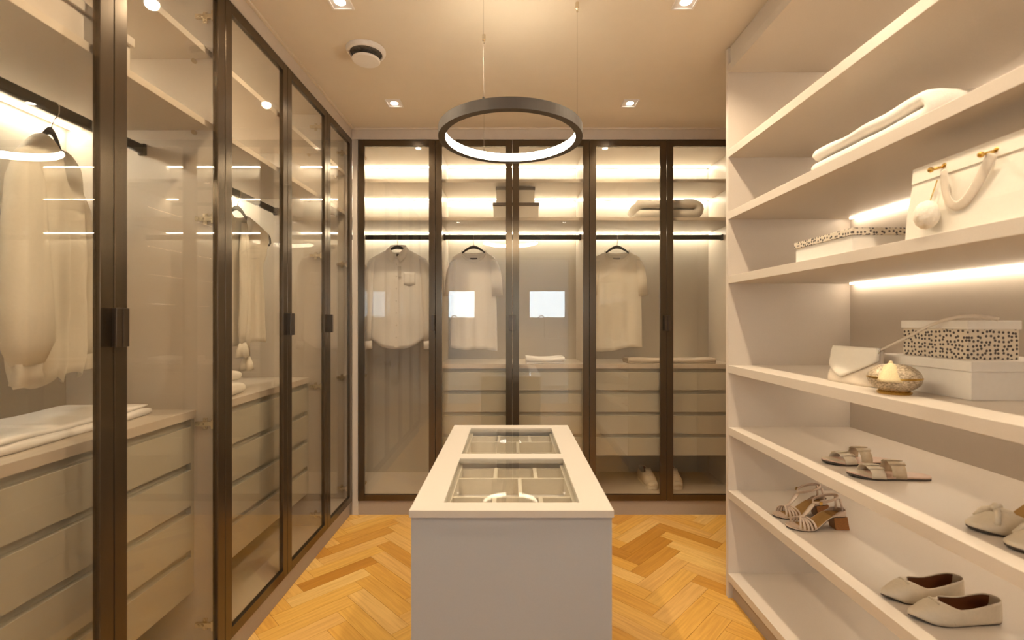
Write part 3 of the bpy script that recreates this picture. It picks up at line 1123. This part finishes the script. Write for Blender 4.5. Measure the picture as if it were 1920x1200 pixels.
# ------------------------------------------------------------------ folded textiles
def folded(W, t, layers, length, amp=0.004, seed=0.0, sag=0.0, nseg=26, puff=0.0, soft=0.0):
    """sheet folded zig-zag in x-z, extruded along y"""
    path = []
    r_ = t / 2
    for k in range(layers):
        z = r_ + k * t
        xs = [W * i / 14 for i in range(15)]
        if k % 2:
            xs = xs[::-1]
        path += [Vector((x - W / 2, 0, z)) for x in xs]
        if k < layers - 1:
            sx = 1 if k % 2 == 0 else -1
            cx = sx * W / 2
            for i in range(1, 6):
                a = -PI / 2 + PI * i / 6
                path.append(Vector((cx + sx * r_ * math.cos(a), 0, z + r_ + r_ * math.sin(a))))
    half = r_ * 1.0
    left, right = [], []
    for i, p in enumerate(path):
        d = (path[min(i + 1, len(path) - 1)] - path[max(i - 1, 0)]).normalized()
        nrm = Vector((-d.z, 0, d.x))
        left.append(p + nrm * half)
        right.append(p - nrm * half)
    e0 = path[0] - (path[1] - path[0]).normalized() * half * .8
    e1 = path[-1] + (path[-1] - path[-2]).normalized() * half * .8
    ring = [e0] + left + [e1] + right[::-1]
    cen = [path[0]] + path + [path[-1]] + path[::-1]
    bm = BM()
    rows = []
    top = layers * t
    for j in range(nseg + 1):
        f = j / nseg
        y = (f - .5) * length
        row = []
        edge = (max(0, 1 - abs(2 * f - 1) ** 6)) ** .5
        edge = 1 - soft * (1 - edge)
        for p_, c_ in zip(ring, cen):
            p = c_ + (p_ - c_) * edge
            nz = noise.noise(Vector((p.x * 7 + seed, y * 7, p.z * 25)))
            n2 = noise.noise(Vector((p.x * 18, y * 18 + seed, p.z * 40)))
            h = p.z / top
            x = p.x * (1 + 0.03 * noise.noise(Vector((y * 6, seed, p.z * 30)))) + amp * n2
            z = max(0.0006, p.z + h * (amp * 1.6 * nz + sag * math.cos(2 * PI * f)) + puff * h * (1 - abs(2 * f - 1) ** 2.2))
            yy = y * (1 + 0.02 * noise.noise(Vector((p.x * 9, seed * 2, p.z * 50))))
            row.append(bm.verts.new((x, yy * (0.985 if 0 < j < nseg else 0.975), z)))
        rows.append(row)
    n_ = len(ring)
    for j in range(nseg):
        for i in range(n_):
            bm.faces.new((rows[j][i], rows[j][(i + 1) % n_], rows[j + 1][(i + 1) % n_], rows[j + 1][i]))
    for row, flip in ((rows[0], True), (rows[-1], False)):
        m_ = len(left)
        seq = row
        for i in range(m_):
            a, b = seq[1 + i], seq[n_ - 1 - i]
            if i < m_ - 1:
                a2, b2 = seq[2 + i], seq[n_ - 2 - i]
                bm.faces.new((a, a2, b2, b))
        bm.faces.new((seq[0], seq[1], seq[n_ - 1]))
        bm.faces.new((seq[m_], seq[m_ + 1], seq[m_ + 2]))
    return bm


def cloth(name, label, cat, bm, mat, loc, rotz, group=None):
    o = obj(name, bm, mat, None, smooth=True, local=True)
    o.location = (loc[0], loc[1], loc[2] - 0.001)
    o.rotation_euler = (0, 0, rotz)
    LOC[o.name] = Vector(o.location)
    return tag(o, label, cat, group)


# white towel on the open shelving (folded edges along the front)
cloth('folded_towel', 'thick white folded towel on the upper open shelf', 'towel', folded(.43, .043, 2, .29, .008, 1.0, nseg=30, puff=0.006, soft=.7), 'towel_white', (1.200, 1.445, SH[5]), math.radians(-90))
# laundry on the left counters
cloth('folded_laundry', 'flat white folded bed linen on the counter below the long blouse', 'linen', folded(.25, .013, 3, .56, .006, 3.0, soft=.8), 'cloth_white', (-1.375, 1.385, 0.98), math.radians(4))
cloth('rolled_towel', 'rolled cream towel, lower of the two below the sleeveless top', 'towel', folded(.24, .024, 2, .36, .005, 5.0, puff=.006, soft=.9), 'towel_white', (-1.335, 2.00, 0.98), math.radians(6), 'towels below the sleeveless top')
cloth('rolled_towel', 'rolled cream towel lying on top of the other below the sleeveless top', 'towel', folded(.19, .022, 2, .34, .005, 8.0, puff=.006, soft=.9), 'towel_white', (-1.355, 2.025, 1.0365), math.radians(-5), 'towels below the sleeveless top')
# back counters
cloth('folded_t_shirt', 'white folded t-shirt pinched in the middle, on the drawer chest', 't-shirt', folded(.19, .014, 3, .275, .003, 11.0, sag=.006), 'cloth_white', (0.243, 3.395, 1.006), math.radians(90))
cloth('folded_trousers', 'long beige folded trousers on the drawer counter', 'trousers', folded(.16, .011, 3, .62, .003, 14.0, sag=.004), 'cloth_beige', (1.125, 3.385, 1.006), math.radians(88))
# duvet: thick folds with their round side to the right
cloth('folded_duvet', 'puffy off-white folded duvet on the wardrobe shelf', 'duvet', folded(.37, .070, 2, .36, .007, 17.0, puff=.006, soft=.8), 'duvet', (1.085, 3.425, 2.007), 0.0)

# ------------------------------------------------------------------ boxes


def lidded(label, x0, x1, y0, y1, z0, z1, lidh, mat_b, mat_l, group=None, over=0.004):
    r = thing('storage_box', label, 'box', ((x0 + x1) / 2, (y0 + y1) / 2, z0), 0, group)
    obj('box_body', box(x0, x1, y0, y1, z0, z1 - 0.003), mat_b, r, bevel=0.002)
    obj('lid', box(x0 - over, x1 + over, y0 - over, y1 + over, z1 - lidh, z1), mat_l, r, bevel=0.002)
    return r


lidded('white box with a dark brown lid, lower of the two stacked in the wardrobe', -0.118, 0.196, 3.285, 3.53, 2.007, 2.122, 0.022, 'white_card', 'dark_card', 'dark-lidded boxes')
lidded('smaller white box with a dark brown lid, on top of the other in the wardrobe', -0.098, 0.168, 3.295, 3.51, 2.122, 2.234, 0.022, 'white_card', 'dark_card', 'dark-lidded boxes')
lidded('plain greige lidded box on the wardrobe shelf above the long blouse', -1.40, -1.125, 0.99, 1.405, 2.031, 2.145, 0.026, 'grey_card', 'grey_card', over=0.008)
lidded('white box with a spotted lid on the open shelf beside the tote bag', 1.052, 1.228, 1.46, 1.75, SH[4], 1.594, 0.023, 'white_card', 'spotted_card')
lidded('large white lidded box on the open shelf under the spotted box', 1.214, 1.52, 1.250, 1.552, SH[3], 1.201, 0.028, 'white_card', 'white_card')
lidded('black-and-cream spotted box with a plain white lid, on the large white box', 1.245, 1.385, 1.292, 1.505, 1.201, 1.308, 0.024, 'spotted_card', 'white_card')

# ------------------------------------------------------------------ bags
z0 = SH[4]
tb = thing('tote_bag', 'white structured tote bag with gold studs and a pompom charm', 'bag', (1.12, 1.04, z0))
bm = BM()
ya, yb = 1.262, 0.74
prof = [(0.0, 0.0, 1.0), (0.06, .003, .99), (0.19, .018, .955)]
rowsA = []
for (h, lean, sc_) in prof:
    yc, hw_ = (ya + yb) / 2, (ya - yb) / 2 * sc_
    dpt = .11 * (1 - h * 1.6)
    x0_ = 1.050 + lean
    rowsA.append([bm.verts.new(p) for p in ((x0_, yc + hw_, z0 + h), (x0_, yc - hw_, z0 + h), (x0_ + dpt, yc - hw_, z0 + h), (x0_ + dpt, yc + hw_, z0 + h))])
for j in range(2):
    for i in range(4):
        bm.faces.new((rowsA[j][i], rowsA[j][(i + 1) % 4], rowsA[j + 1][(i + 1) % 4], rowsA[j + 1][i]))
bm.faces.new(rowsA[0][::-1])
obj('bag_body', bm, 'leather_white', tb, bevel=0.004, solid=0.003)
bm = BM()
ribbon(bm, [(1.0625, 1.253, z0 + .168), (1.0625, .76, z0 + .168)], Vector((0.09, 0, 1)), 0.040)
obj('top_band', bm, 'leather_white', tb, solid=0.003)
S1, S2 = Vector((1.058, 1.165, z0 + .166)), Vector((1.058, 1.040, z0 + .160))
for S_ in (S1, S2):
    st = obj('gold_stud', tube(BM(), [S_ + Vector((-.022, .005, -.004)), S_ + Vector((.012, -.004, .004))], 0.0035, 10), 'gold', tb, smooth=True)
    for q in (Vector((-.022, .005, -.004)), Vector((.006, -.004, .004))):
        c_ = S_ + q
        obj('stud_ball', lathe(BM(), [(.0068 * math.sin(a), -.0068 * math.cos(a)) for a in [PI * i / 10 for i in range(11)]], c_, 14), 'gold', st, smooth=True)
ctrl = [(1770, 316), (1770, 340), (1772, 360), (1777, 378), (1789, 389), (1803, 385), (1819, 367), (1833, 344), (1845, 320), (1856, 297), (1861, 287)]
pts, sd = [], []
for (u_, v_) in ctrl:      # hangs just in front of the bag face, x = 1.046
    y = 1.046 * F / (u_ - 957)
    pts.append(Vector((1.046, y, 1.31 + (600 - v_) / F * y)))
for i in range(len(pts)):
    d_ = (pts[min(i + 1, len(pts) - 1)] - pts[max(i - 1, 0)]).normalized()
    sd.append(Vector((0.15, -d_.z, d_.y)).normalized())
obj('strap', ribbon(BM(), pts, sd, .025), 'leather_cream', tb, smooth=True, solid=0.002, sub=1)
bm = BM()
bmesh.ops.create_icosphere(bm, subdivisions=4, radius=.033)
for v in bm.verts:
    v.co += v.co.normalized() * .0022 * noise.noise(v.co * 160)
    v.co.x *= .72
    v.co.y *= .88
    v.co.z *= 1.05
bmesh.ops.translate(bm, verts=bm.verts[:], vec=Vector((1.030, 1.175, z0 + .052)))
pp = obj('pompom', bm, 'pompom_fur', tb, smooth=True)
obj('charm_chain', tube(BM(), [(1.036, 1.172, z0 + .084), (1.040, 1.166, z0 + .110), (1.046, 1.163, z0 + .135)], .0014, 6), 'gold', pp)

# envelope clutch
z0 = SH[3]
cl = thing('envelope_clutch', 'cream leather envelope clutch with a thin arched shoulder strap', 'bag', (1.155, 1.59, z0), math.radians(0))
bm = BM()
NU, NV = 22, 14


def clutch_pt(u, v, side):
    y = 1.695 - .20 * u
    z = .120 * v
    th = .034 * (1 - .55 * v) * (max(0.0, 1 - (2 * u - 1) ** 4)) ** .5 * (0.55 + .45 * math.sin(PI * min(1, v + .25)))
    x = 1.150 + .012 * u + .012 * v + side * (.004 + th)
    x += .0035 * noise.noise(Vector((u * 5, v * 4, side * 3.0)))
    return Vector((x, y - .012 * (1 - v) * (u - .5), z0 - .0005 + z))


for sd_ in (-1, 1):
    G = [[bm.verts.new(clutch_pt(i / (NU - 1), j / (NV - 1), sd_)) for i in range(NU)] for j in range(NV)]
    for j in range(NV - 1):
        for i in range(NU - 1):
            bm.faces.new((G[j][i], G[j][i + 1], G[j + 1][i + 1], G[j + 1][i]))
    if sd_ < 0:
        GA = G
bm.faces.new([v for v in GA[0]] + [v for v in G[0]][::-1])
for i in range(NU - 1):
    bm.faces.new((GA[-1][i], GA[-1][i + 1], G[-1][i + 1], G[-1][i]))
for j in range(NV - 1):
    for e_ in (0, NU - 1):
        bm.faces.new((GA[j][e_], GA[j + 1][e_], G[j + 1][e_], G[j][e_]))
obj('clutch_body', bm, 'leather_cream', cl, smooth=True)
bm = BM()
rows = []
for j in range(11):
    v = j / 10
    row = []
    for i in range(NU):
        u = i / (NU - 1)
        tip = .105 * (1 - abs(u - .42) / .58) ** .8 if abs(u - .42) < .58 else 0
        reach = .035 + max(0, tip) * .62
        zz = 1 - v * reach / .120
        p = clutch_pt(u, max(0.02, zz), -1)
        p.x -= .0045 + .004 * math.sin(PI * v)
        p.z += .004 * (1 - v)
        row.append(bm.verts.new(p))
    rows.append(row)
for j in range(10):
    for i in range(NU - 1):
        bm.faces.new((rows[j][i], rows[j][i + 1], rows[j + 1][i + 1], rows[j + 1][i]))
obj('flap', bm, 'leather_white', cl, smooth=True, solid=0.004)
# strap: from a ring on the clutch, over the spotted box and back down
ring_c = Vector((1.160, 1.500, z0 + .113))
obj('strap_ring', tube(BM(), [ring_c + Vector((0, .008 * math.cos(a), .008 * math.sin(a))) for a in [2 * PI * i / 14 for i in range(15)]], .002, 6), 'steel', cl, smooth=True)
pts = [(1.165, 1.494, z0 + .118), (1.185, 1.455, z0 + .145), (1.205, 1.415, z0 + .172), (1.222, 1.385, z0 + .196), (1.236, 1.355, z0 + .212), (1.250, 1.325, z0 + .221),
       (1.268, 1.300, z0 + .224), (1.290, 1.285, z0 + .220), (1.312, 1.276, z0 + .2145)]
obj('strap', ribbon(BM(), pts, Vector((0.45, -0.1, .88)).normalized(), .011), 'leather_cream', cl, smooth=True, solid=0.003)

# round woven bag with tassel
rb = thing('round_woven_bag', 'small round woven metallic evening bag with a yellow tassel', 'bag', (1.112, 1.375, z0))
c_ = Vector((1.112, 1.375, z0))
prof = [(0.030, .006)] + [(.064 * math.sin(a) ** .8, .046 - .040 * math.cos(a)) for a in [PI * i / 18 for i in range(3, 18)]] + [(0.0, .0862)]
obj('shell', lathe(BM(), prof, c_, 40), 'woven_metallic', rb, smooth=True)
obj('base_ring', lathe(BM(), [(0.0, 0.0), (.040, 0.0), (.042, .006), (.036, .011), (0.0, .011)], c_, 32), 'gold', rb)
obj('clasp_band', lathe(BM(), [(.0638, .044), (.0652, .045), (.0652, .049), (.0638, .050)], c_, 40), 'gold', rb)
th = Vector((1.078, 1.352, z0))
bm = BM()
rings = []
for k_, (h, r_) in enumerate(((.090, .004), (.082, .013), (.072, .020), (.060, .025), (.048, .028), (.040, .029))):
    rings.append((th + Vector((-.0035 * k_ + .010, -.0035 * k_ + .006, h)), Vector((r_, -r_ * .3, 0)), Vector((r_ * .3, r_, 0))))
loft(bm, rings, 36, True, 0.06, 1.0)
ts = obj('tassel', bm, 'tassel_yellow', rb, smooth=True)
obj('tassel_knot', lathe(BM(), [(.006 * math.sin(a), -.006 * math.cos(a)) for a in [PI * i / 10 for i in range(11)]], th + Vector((.012, .008, .090)), 14), 'tassel_yellow', ts, smooth=True)

# ------------------------------------------------------------------ shoes: local x from toe (0) to heel (L)
ROUND = [(0, 0.0), (.015, .30), (.05, .56), (.10, .74), (.18, .92), (.28, 1.0), (.40, .95), (.55, .80), (.70, .72), (.85, .71), (.93, .62), (.975, .42), (1, 0.0)]
POINT = [(0, 0.0), (.015, .14), (.05, .34), (.10, .54), (.18, .80), (.28, .97), (.36, 1.0), (.50, .88), (.65, .74), (.80, .71), (.92, .62), (.975, .42), (1, 0.0)]
SN = [0, .008, .02, .04, .07, .10, .14, .18, .22, .26, .30, .33, .36, .38, .40, .43, .47, .52, .58, .64, .70, .76, .82, .87, .91, .94, .965, .985, 1.0]


def plate(tab, L, W, zf, th, sc=1.0, s0=0.0, s1=1.0, inset=0.0, bend=0.0):
    bm = BM()
    ss = [s for s in SN if s0 <= s <= s1]
    rows = []
    for s in ss:
        w = interp(tab, s) * W * sc
        x = s * L if inset == 0 else inset + s * (L - 2 * inset)
        z = zf(s)
        yc = bend * math.sin(PI * s)
        rows.append([bm.verts.new((x, yc - w, z + th)), bm.verts.new((x, yc + w, z + th)), bm.verts.new((x, yc + w, z)), bm.verts.new((x, yc - w, z))])
    for i in range(len(rows) - 1):
        for k_ in range(4):
            bm.faces.new((rows[i][k_], rows[i][(k_ + 1) % 4], rows[i + 1][(k_ + 1) % 4], rows[i + 1][k_]))
    bm.faces.new(rows[0])
    bm.faces.new(rows[-1][::-1])
    bmesh.ops.remove_doubles(bm, verts=bm.verts[:], dist=1e-5)
    return bm


def upper(tab, L, W, zf, dome, wall, v0, v1, sc=1.0, s0=0.0, s1=1.0, nt_=9):
    """dome(s) height of the closed vamp, wall(s) of the open sides; closed before v0, open after v1"""
    bm = BM()
    for side in (-1, 1):
        G = []
        for s in SN:
            if s < s0 or s > s1:
                continue
            w = interp(tab, s) * W * sc
            op = smoothstep((s - v0) / (v1 - v0))
            row = []
            for i in range(nt_):
                t = i / (nt_ - 1)
                a = t * PI / 2
                yv, zv = math.cos(a) ** .8, dome(s) * math.sin(a) ** .9
                yo, zo = 1 + .05 * math.sin(PI * t) - .10 * t * t, wall(s) * t
                row.append(bm.verts.new((s * L, side * w * (yv + (yo - yv) * op), zf(s) + (zv + (zo - zv) * op) * sc)))
            G.append(row)
        for j in range(len(G) - 1):
            for i in range(nt_ - 1):
                bm.faces.new((G[j][i], G[j][i + 1], G[j + 1][i + 1], G[j + 1][i]))
    bmesh.ops.remove_doubles(bm, verts=bm.verts[:], dist=2e-5)
    return bm


def strap_arch(L, W, s, zf, h, width, tab, skew=0.0, top_skew=0.0, a0=0.0, a1=PI, wid=1.0, n=17):
    pts = []
    for i in range(n):
        a = a0 + (a1 - a0) * i / (n - 1)
        ss = s + skew * math.cos(a) + top_skew * math.sin(a)
        w = interp(tab, max(0.02, min(.98, s))) * W * wid
        pts.append((ss * L, w * math.cos(a), zf(max(0, min(1, ss))) + h * math.sin(a) ** .8))
    return ribbon(BM(), pts, Vector((1, 0, 0)), width)


def ballet_flat():
    L, W = .236, .040
    r = thing('ballet_flat', 'cream pointed ballet flat with pleated sides and bow', 'shoe', (0, 0, 0), 0, 'pair of cream ballet flats on the open shelf')
    zs = lambda s: .004 + .010 * (1 - smoothstep(s / .22)) + 0.003 * smoothstep((s - .6) / .3)
    dome = lambda s: .010 + .036 * smoothstep(s / .30)
    wall = lambda s: .040 + .014 * smoothstep((s - .55) / .45)
    obj('sole', plate(POINT, L, W, lambda s: zs(s) - .004, .004, .95), 'sole_dark', r, local=True)
    obj('upper', upper(POINT, L, W, zs, dome, wall, .31, .47), 'leather_bone', r, smooth=True, local=True, solid=0.0016)
    obj('lining', upper(POINT, L, W, lambda s: zs(s) + .001, dome, lambda s: wall(s) * .96, .32, .48, .955, .28, 1.0), 'insole_brown', r, smooth=True, local=True)
    obj('insole', plate(POINT, L, W, lambda s: zs(s) + .001, .003, .93), 'insole_tan', r, local=True)
    for s in (-1, 1):
        for k_ in range(4):
            s0 = .33 + k_ * .030
            pts = []
            for i in range(7):
                t = i / 6
                ss = s0 + (.055 + k_ * .020) * (1 - t)
                w = interp(POINT, ss) * W
                a = t * PI * .36
                pts.append((ss * L, s * (w * math.cos(a) ** .8 + .0008), zs(ss) + .004 + .033 * math.sin(a)))
            obj('pleat', tube(BM(), pts, .0011, 6), 'leather_bone', r, smooth=True, local=True)
    bm = BM()
    for s in (-1, 1):
        tube(bm, [(.070, 0, .0505), (.066, s * .008, .053), (.068, s * .016, .049), (.074, s * .014, .0475), (.071, 0, .0505)], .0024, 8)
    tube(bm, [(.067, 0, .0515), (.075, 0, .0515)], .0036, 8)
    obj('bow', bm, 'leather_bone', r, smooth=True, local=True)
    return r


def place(r, x, y, z, deg, mirror=False):
    r.location = (x, y, z)
    r.rotation_euler = (0, 0, math.radians(deg))
    if mirror:
        r.scale = (1, -1, 1)
    return r


def pair(f, a, b, mir=(False, True)):
    """two shoes of a pair; the one nearer the glass wardrobes is named so"""
    g_ = dup(f)
    place(f, *a, mir[0])
    place(g_, *b, mir[1])
    far, near = (f, g_) if a[1] > b[1] else (g_, f)
    base = f['label']
    far['label'] = base + ', nearer the glass wardrobes'
    near['label'] = base + ', farther from the glass wardrobes'


f = ballet_flat()
pair(f, (1.070, 1.278, SH[1], -2), (1.070, 1.372, SH[1], 1))


def slide_sandal():
    L, W = .245, .040
    r = thing('slide_sandal', 'flat nude slide sandal with two linked bands', 'sandal', (0, 0, 0), 0, 'pair of flat slide sandals on the open shelf')
    zs = lambda s: .006 + .007 * (1 - smoothstep(s / .25))
    obj('outsole', plate(ROUND, L, W, lambda s: zs(s) - .006, .0065, .98), 'sole_dark', r, local=True)
    obj('insole', plate(ROUND, L, W, lambda s: zs(s) + .0005, .0045, 1.0), 'leather_rose', r, local=True)
    obj('heel_lift', plate(ROUND, L, W, lambda s: 0.0, .006, .97, .72, 1.0), 'sole_dark', r, local=True)
    obj('toe_pad', plate(ROUND, L, W, lambda s: zs(s) + .005, .0008, .93, 0.0, .26), 'leather_bone', r, local=True)
    for (s, h, wd, mt, hl) in ((.30, .030, .040, 'leather_bone', .26), (.56, .047, .040, 'leather_khaki', .40)):
        st = obj('strap_band', strap_arch(L, W, s, zs, h, wd, ROUND, wid=1.02), mt, r, smooth=True, local=True, solid=0.0025)
        # linked loops on top of each band
        for q in (-.55, 0.0, .55):
            a = PI / 2 + q
            w = interp(ROUND, s) * W
            c_ = Vector((s * L, w * 1.02 * math.cos(a), zs(s) + h * math.sin(a) ** .8 + .0022))
            tang = Vector((0, math.sin(a) * w, -math.cos(a) * h)).normalized()
            bm = BM()
            ribbon(bm, [c_ - Vector((wd * .60, 0, 0)), c_ + Vector((0, 0, .0015)), c_ + Vector((wd * .60, 0, 0))], tang, .0115)
            obj('strap_loop', bm, mt, st, smooth=True, local=True, solid=0.0025)
    return r


f = slide_sandal()
pair(f, (1.088, 1.535, SH[2], -7), (1.098, 1.668, SH[2], 4))


def heeled_sandal():
    L, W, HH = .225, .038, .050
    r = thing('heeled_sandal', 'beige strappy sandal with brown block heel', 'sandal', (0, 0, 0), 0, 'pair of block-heel sandals on the open shelf')
    zs = lambda s: .004 + .004 * (1 - smoothstep(s / .2)) + HH * smoothstep((s - .34) / .42)
    obj('outsole', plate(ROUND, L, W, lambda s: zs(s) - .004, .004, .98), 'sole_dark', r, local=True)
    obj('insole', plate(ROUND, L, W, zs, .004, 1.0), 'insole_tan', r, local=True, bevel=0.001)
    obj('sole_edge', plate(ROUND, L, W, zs, .0035, 1.035), 'leather_nude', r, local=True)
    obj('toe_pad', plate(ROUND, L, W, lambda s: zs(s) + .004, .0008, .94, 0, .22), 'leather_nude', r, local=True)
    bm = BM()
    a = [bm.verts.new(p) for p in ((L * .74, -.022, HH + .001), (L * .985, -.020, HH + .001), (L * .985, .020, HH + .001), (L * .74, .022, HH + .001))]
    b = [bm.verts.new(p) for p in ((L * .79, -.021, 0), (L * 1.02, -.021, 0), (L * 1.02, .021, 0), (L * .79, .021, 0))]
    bm.faces.new(a[::-1])
    bm.faces.new(b)
    for i in range(4):
        bm.faces.new((a[i], a[(i + 1) % 4], b[(i + 1) % 4], b[i]))
    obj('block_heel', bm, 'heel_wood', r, local=True, bevel=0.002)
    # front straps fan out from a central knot
    for k_ in range(5):
        for side in (-1, 1):
            sk = .16 + k_ * .062
            kn = .235 + k_ * .016
            pts = []
            for i in range(9):
                t = i / 8
                an = t * PI / 2
                s_ = kn + (sk - kn) * math.cos(an)
                w = interp(ROUND, sk) * W * 1.02
                pts.append((s_ * L, side * w * math.cos(an), zs(sk) + .002 + .036 * math.sin(an) ** .85))
            obj('toe_strap', ribbon(BM(), pts, Vector((1, 0, .1)), .0075), 'leather_nude', r, smooth=True, local=True, solid=0.003)
    obj('knot', loft(BM(), [((.048, 0, .040), (0, .003, 0), (0, 0, .003)), ((.052, 0, .043), (0, .007, 0), (0, 0, .005)), ((.060, 0, .045), (0, .006, 0), (0, 0, .005)), ((.066, 0, .047), (0, .008, 0), (0, 0, .004)), ((.070, 0, .048), (0, .003, 0), (0, 0, .002))], 12), 'leather_nude', r, smooth=True, local=True)
    obj('instep_strap', ribbon(BM(), [(.064, 0, .046), (.078, 0, .060), (.094, 0, .080), (.106, 0, .094)], Vector((0, 1, 0)), [.012, .018, .020, .016]), 'leather_nude', r, smooth=True, local=True, solid=0.003)
    pts = []
    for i in range(33):
        a_ = 2 * PI * i / 32
        pts.append((.150 + .046 * -math.cos(a_), .027 * math.sin(a_), .098 + .012 * math.sin(a_ * .5) + .016 * (1 - math.cos(a_)) * .5))
    obj('ankle_strap', ribbon(BM(), pts, Vector((0, 0, 1)), .009), 'leather_nude', r, smooth=True, local=True, solid=0.003)
    obj('buckle', box(.112, .124, -.0265, -.0225, .096, .110), 'gold', r, local=True, bevel=0.002)
    for side in (-1, 1):
        obj('heel_strap', ribbon(BM(), [(.196, side * .014, .118), (.202, side * .018, .085), (.200, side * .022, .055)], Vector((1, 0, 0)), .008), 'leather_nude', r, smooth=True, local=True, solid=0.003)
    heel = lambda s: .018 * smoothstep((s - .70) / .14)
    obj('heel_cup', upper(ROUND, L, W, lambda s: zs(s) + .002, heel, heel, .1, .2, 1.0, .70, 1.0, 5), 'leather_nude', r, smooth=True, local=True, solid=0.002)
    return r


f = heeled_sandal()
pair(f, (1.066, 1.835, SH[1], -1), (1.072, 1.938, SH[1], 3))


def mule():
    L, W, HH = .235, .040, .062
    r = thing('heeled_mule', 'off-white knotted mule with tan lining', 'shoe', (0, 0, 0), 0, 'pair of knotted mules on the open shelf')
    zs = lambda s: .005 + .006 * (1 - smoothstep(s / .2)) + HH * smoothstep((s - .36) / .46)
    dome = lambda s: .010 + .038 * smoothstep(s / .34)
    wall = lambda s: .042 * (1 - smoothstep((s - .34) / .22)) + .002
    obj('outsole', plate(ROUND, L, W, lambda s: zs(s) - .005, .005, .97), 'sole_dark', r, local=True)
    obj('insole', plate(ROUND, L, W, zs, .004, .97), 'insole_tan', r, local=True)
    obj('upper', upper(ROUND, L, W, zs, dome, wall, .27, .37, 1.0, .0, .60), 'leather_bone', r, smooth=True, local=True, solid=0.002)
    obj('lining', upper(ROUND, L, W, lambda s: zs(s) + .001, dome, wall, .28, .38, .95, .2, .60), 'insole_tan', r, smooth=True, local=True)
    hc = lambda s: .045 * smoothstep((s - .72) / .2)
    obj('heel_counter', upper(ROUND, L, W, lambda s: zs(s) + .002, hc, hc, .1, .2, 1.0, .72, 1.0, 6), 'insole_tan', r, smooth=True, local=True, solid=0.003)
    obj('block_heel', loft(BM(), [((L * .88, 0, HH + .004), (.024, 0, 0), (0, .024, 0)), ((L * .90, 0, .03), (.018, 0, 0), (0, .019, 0)), ((L * .91, 0, 0), (.017, 0, 0), (0, .018, 0))], 20), 'leather_bone', r, smooth=True, local=True)
    bm = BM()
    for sgn in (-1, 1):
        tube(bm, [(.040, sgn * .028, .024), (.050, sgn * .018, .046), (.062, 0, .054), (.078, -sgn * .018, .050), (.092, -sgn * .032, .026)], .0062, 10)
    tube(bm, [(.050, -.004, .052), (.062, 0, .060), (.074, .004, .056)], .0075, 10)
    obj('knot', bm, 'leather_bone', r, smooth=True, local=True)
    return r


f = mule()
pair(f, (1.100, 1.140, SH[2], -3), (1.092, 1.043, SH[2], -5))


def sneaker():
    L, W = .265, .046
    r = thing('sneaker', 'beige canvas low sneaker with white toe cap on the wardrobe floor', 'shoe', (0, 0, 0), 0, 'pair of sneakers on the wardrobe floor')
    zs = lambda s: .022 + .006 * (1 - smoothstep(s / .2))
    dome = lambda s: .018 + .062 * smoothstep((s - .02) / .42)
    wall = lambda s: .066 + .012 * smoothstep((s - .75) / .2) - .008 * math.sin(PI * max(0, min(1, (s - .45) / .4)))
    obj('rubber_sole', plate(ROUND, L, W, lambda s: 0.0 if s > .12 else .006 * (1 - s / .12), .024, 1.03), 'rubber_white', r, local=True, bevel=0.003)
    obj('upper', upper(ROUND, L, W, zs, dome, wall, .40, .48), 'canvas_sneaker', r, smooth=True, local=True, solid=0.003)
    obj('lining', upper(ROUND, L, W, lambda s: zs(s) + .002, dome, lambda s: wall(s) * .97, .41, .49, .93, .3, 1.0), 'insole_brown', r, smooth=True, local=True)
    obj('toe_cap', upper(ROUND, L, W, lambda s: zs(s) + .0005, lambda s: dome(s) * 1.03, wall, .6, .7, 1.03, 0, .15), 'rubber_white', r, smooth=True, local=True, solid=0.002)
    obj('tongue', loft(BM(), [((.085, 0, .080), (0, .020, 0), (.0, 0, .003)), ((.110, 0, .098), (0, .024, 0), (-.002, 0, .003)), ((.128, 0, .118), (0, .022, 0), (-.003, 0, .002))], 14), 'canvas_sneaker', r, smooth=True, local=True)
    for k_ in range(4):
        s = .245 + k_ * .050
        obj('lace', tube(BM(), [(s * L, -.020, zs(s) + dome(s) * .90), (s * L + .004, 0, zs(s) + dome(s) + .006), (s * L, .020, zs(s) + dome(s) * .90)], .0028, 8), 'rubber_white', r, smooth=True, local=True)
    return r


f = sneaker()
place(f, 1.005, 3.305, 0.122, 96)
place(dup(f), 1.168, 3.300, 0.122, 84, True)
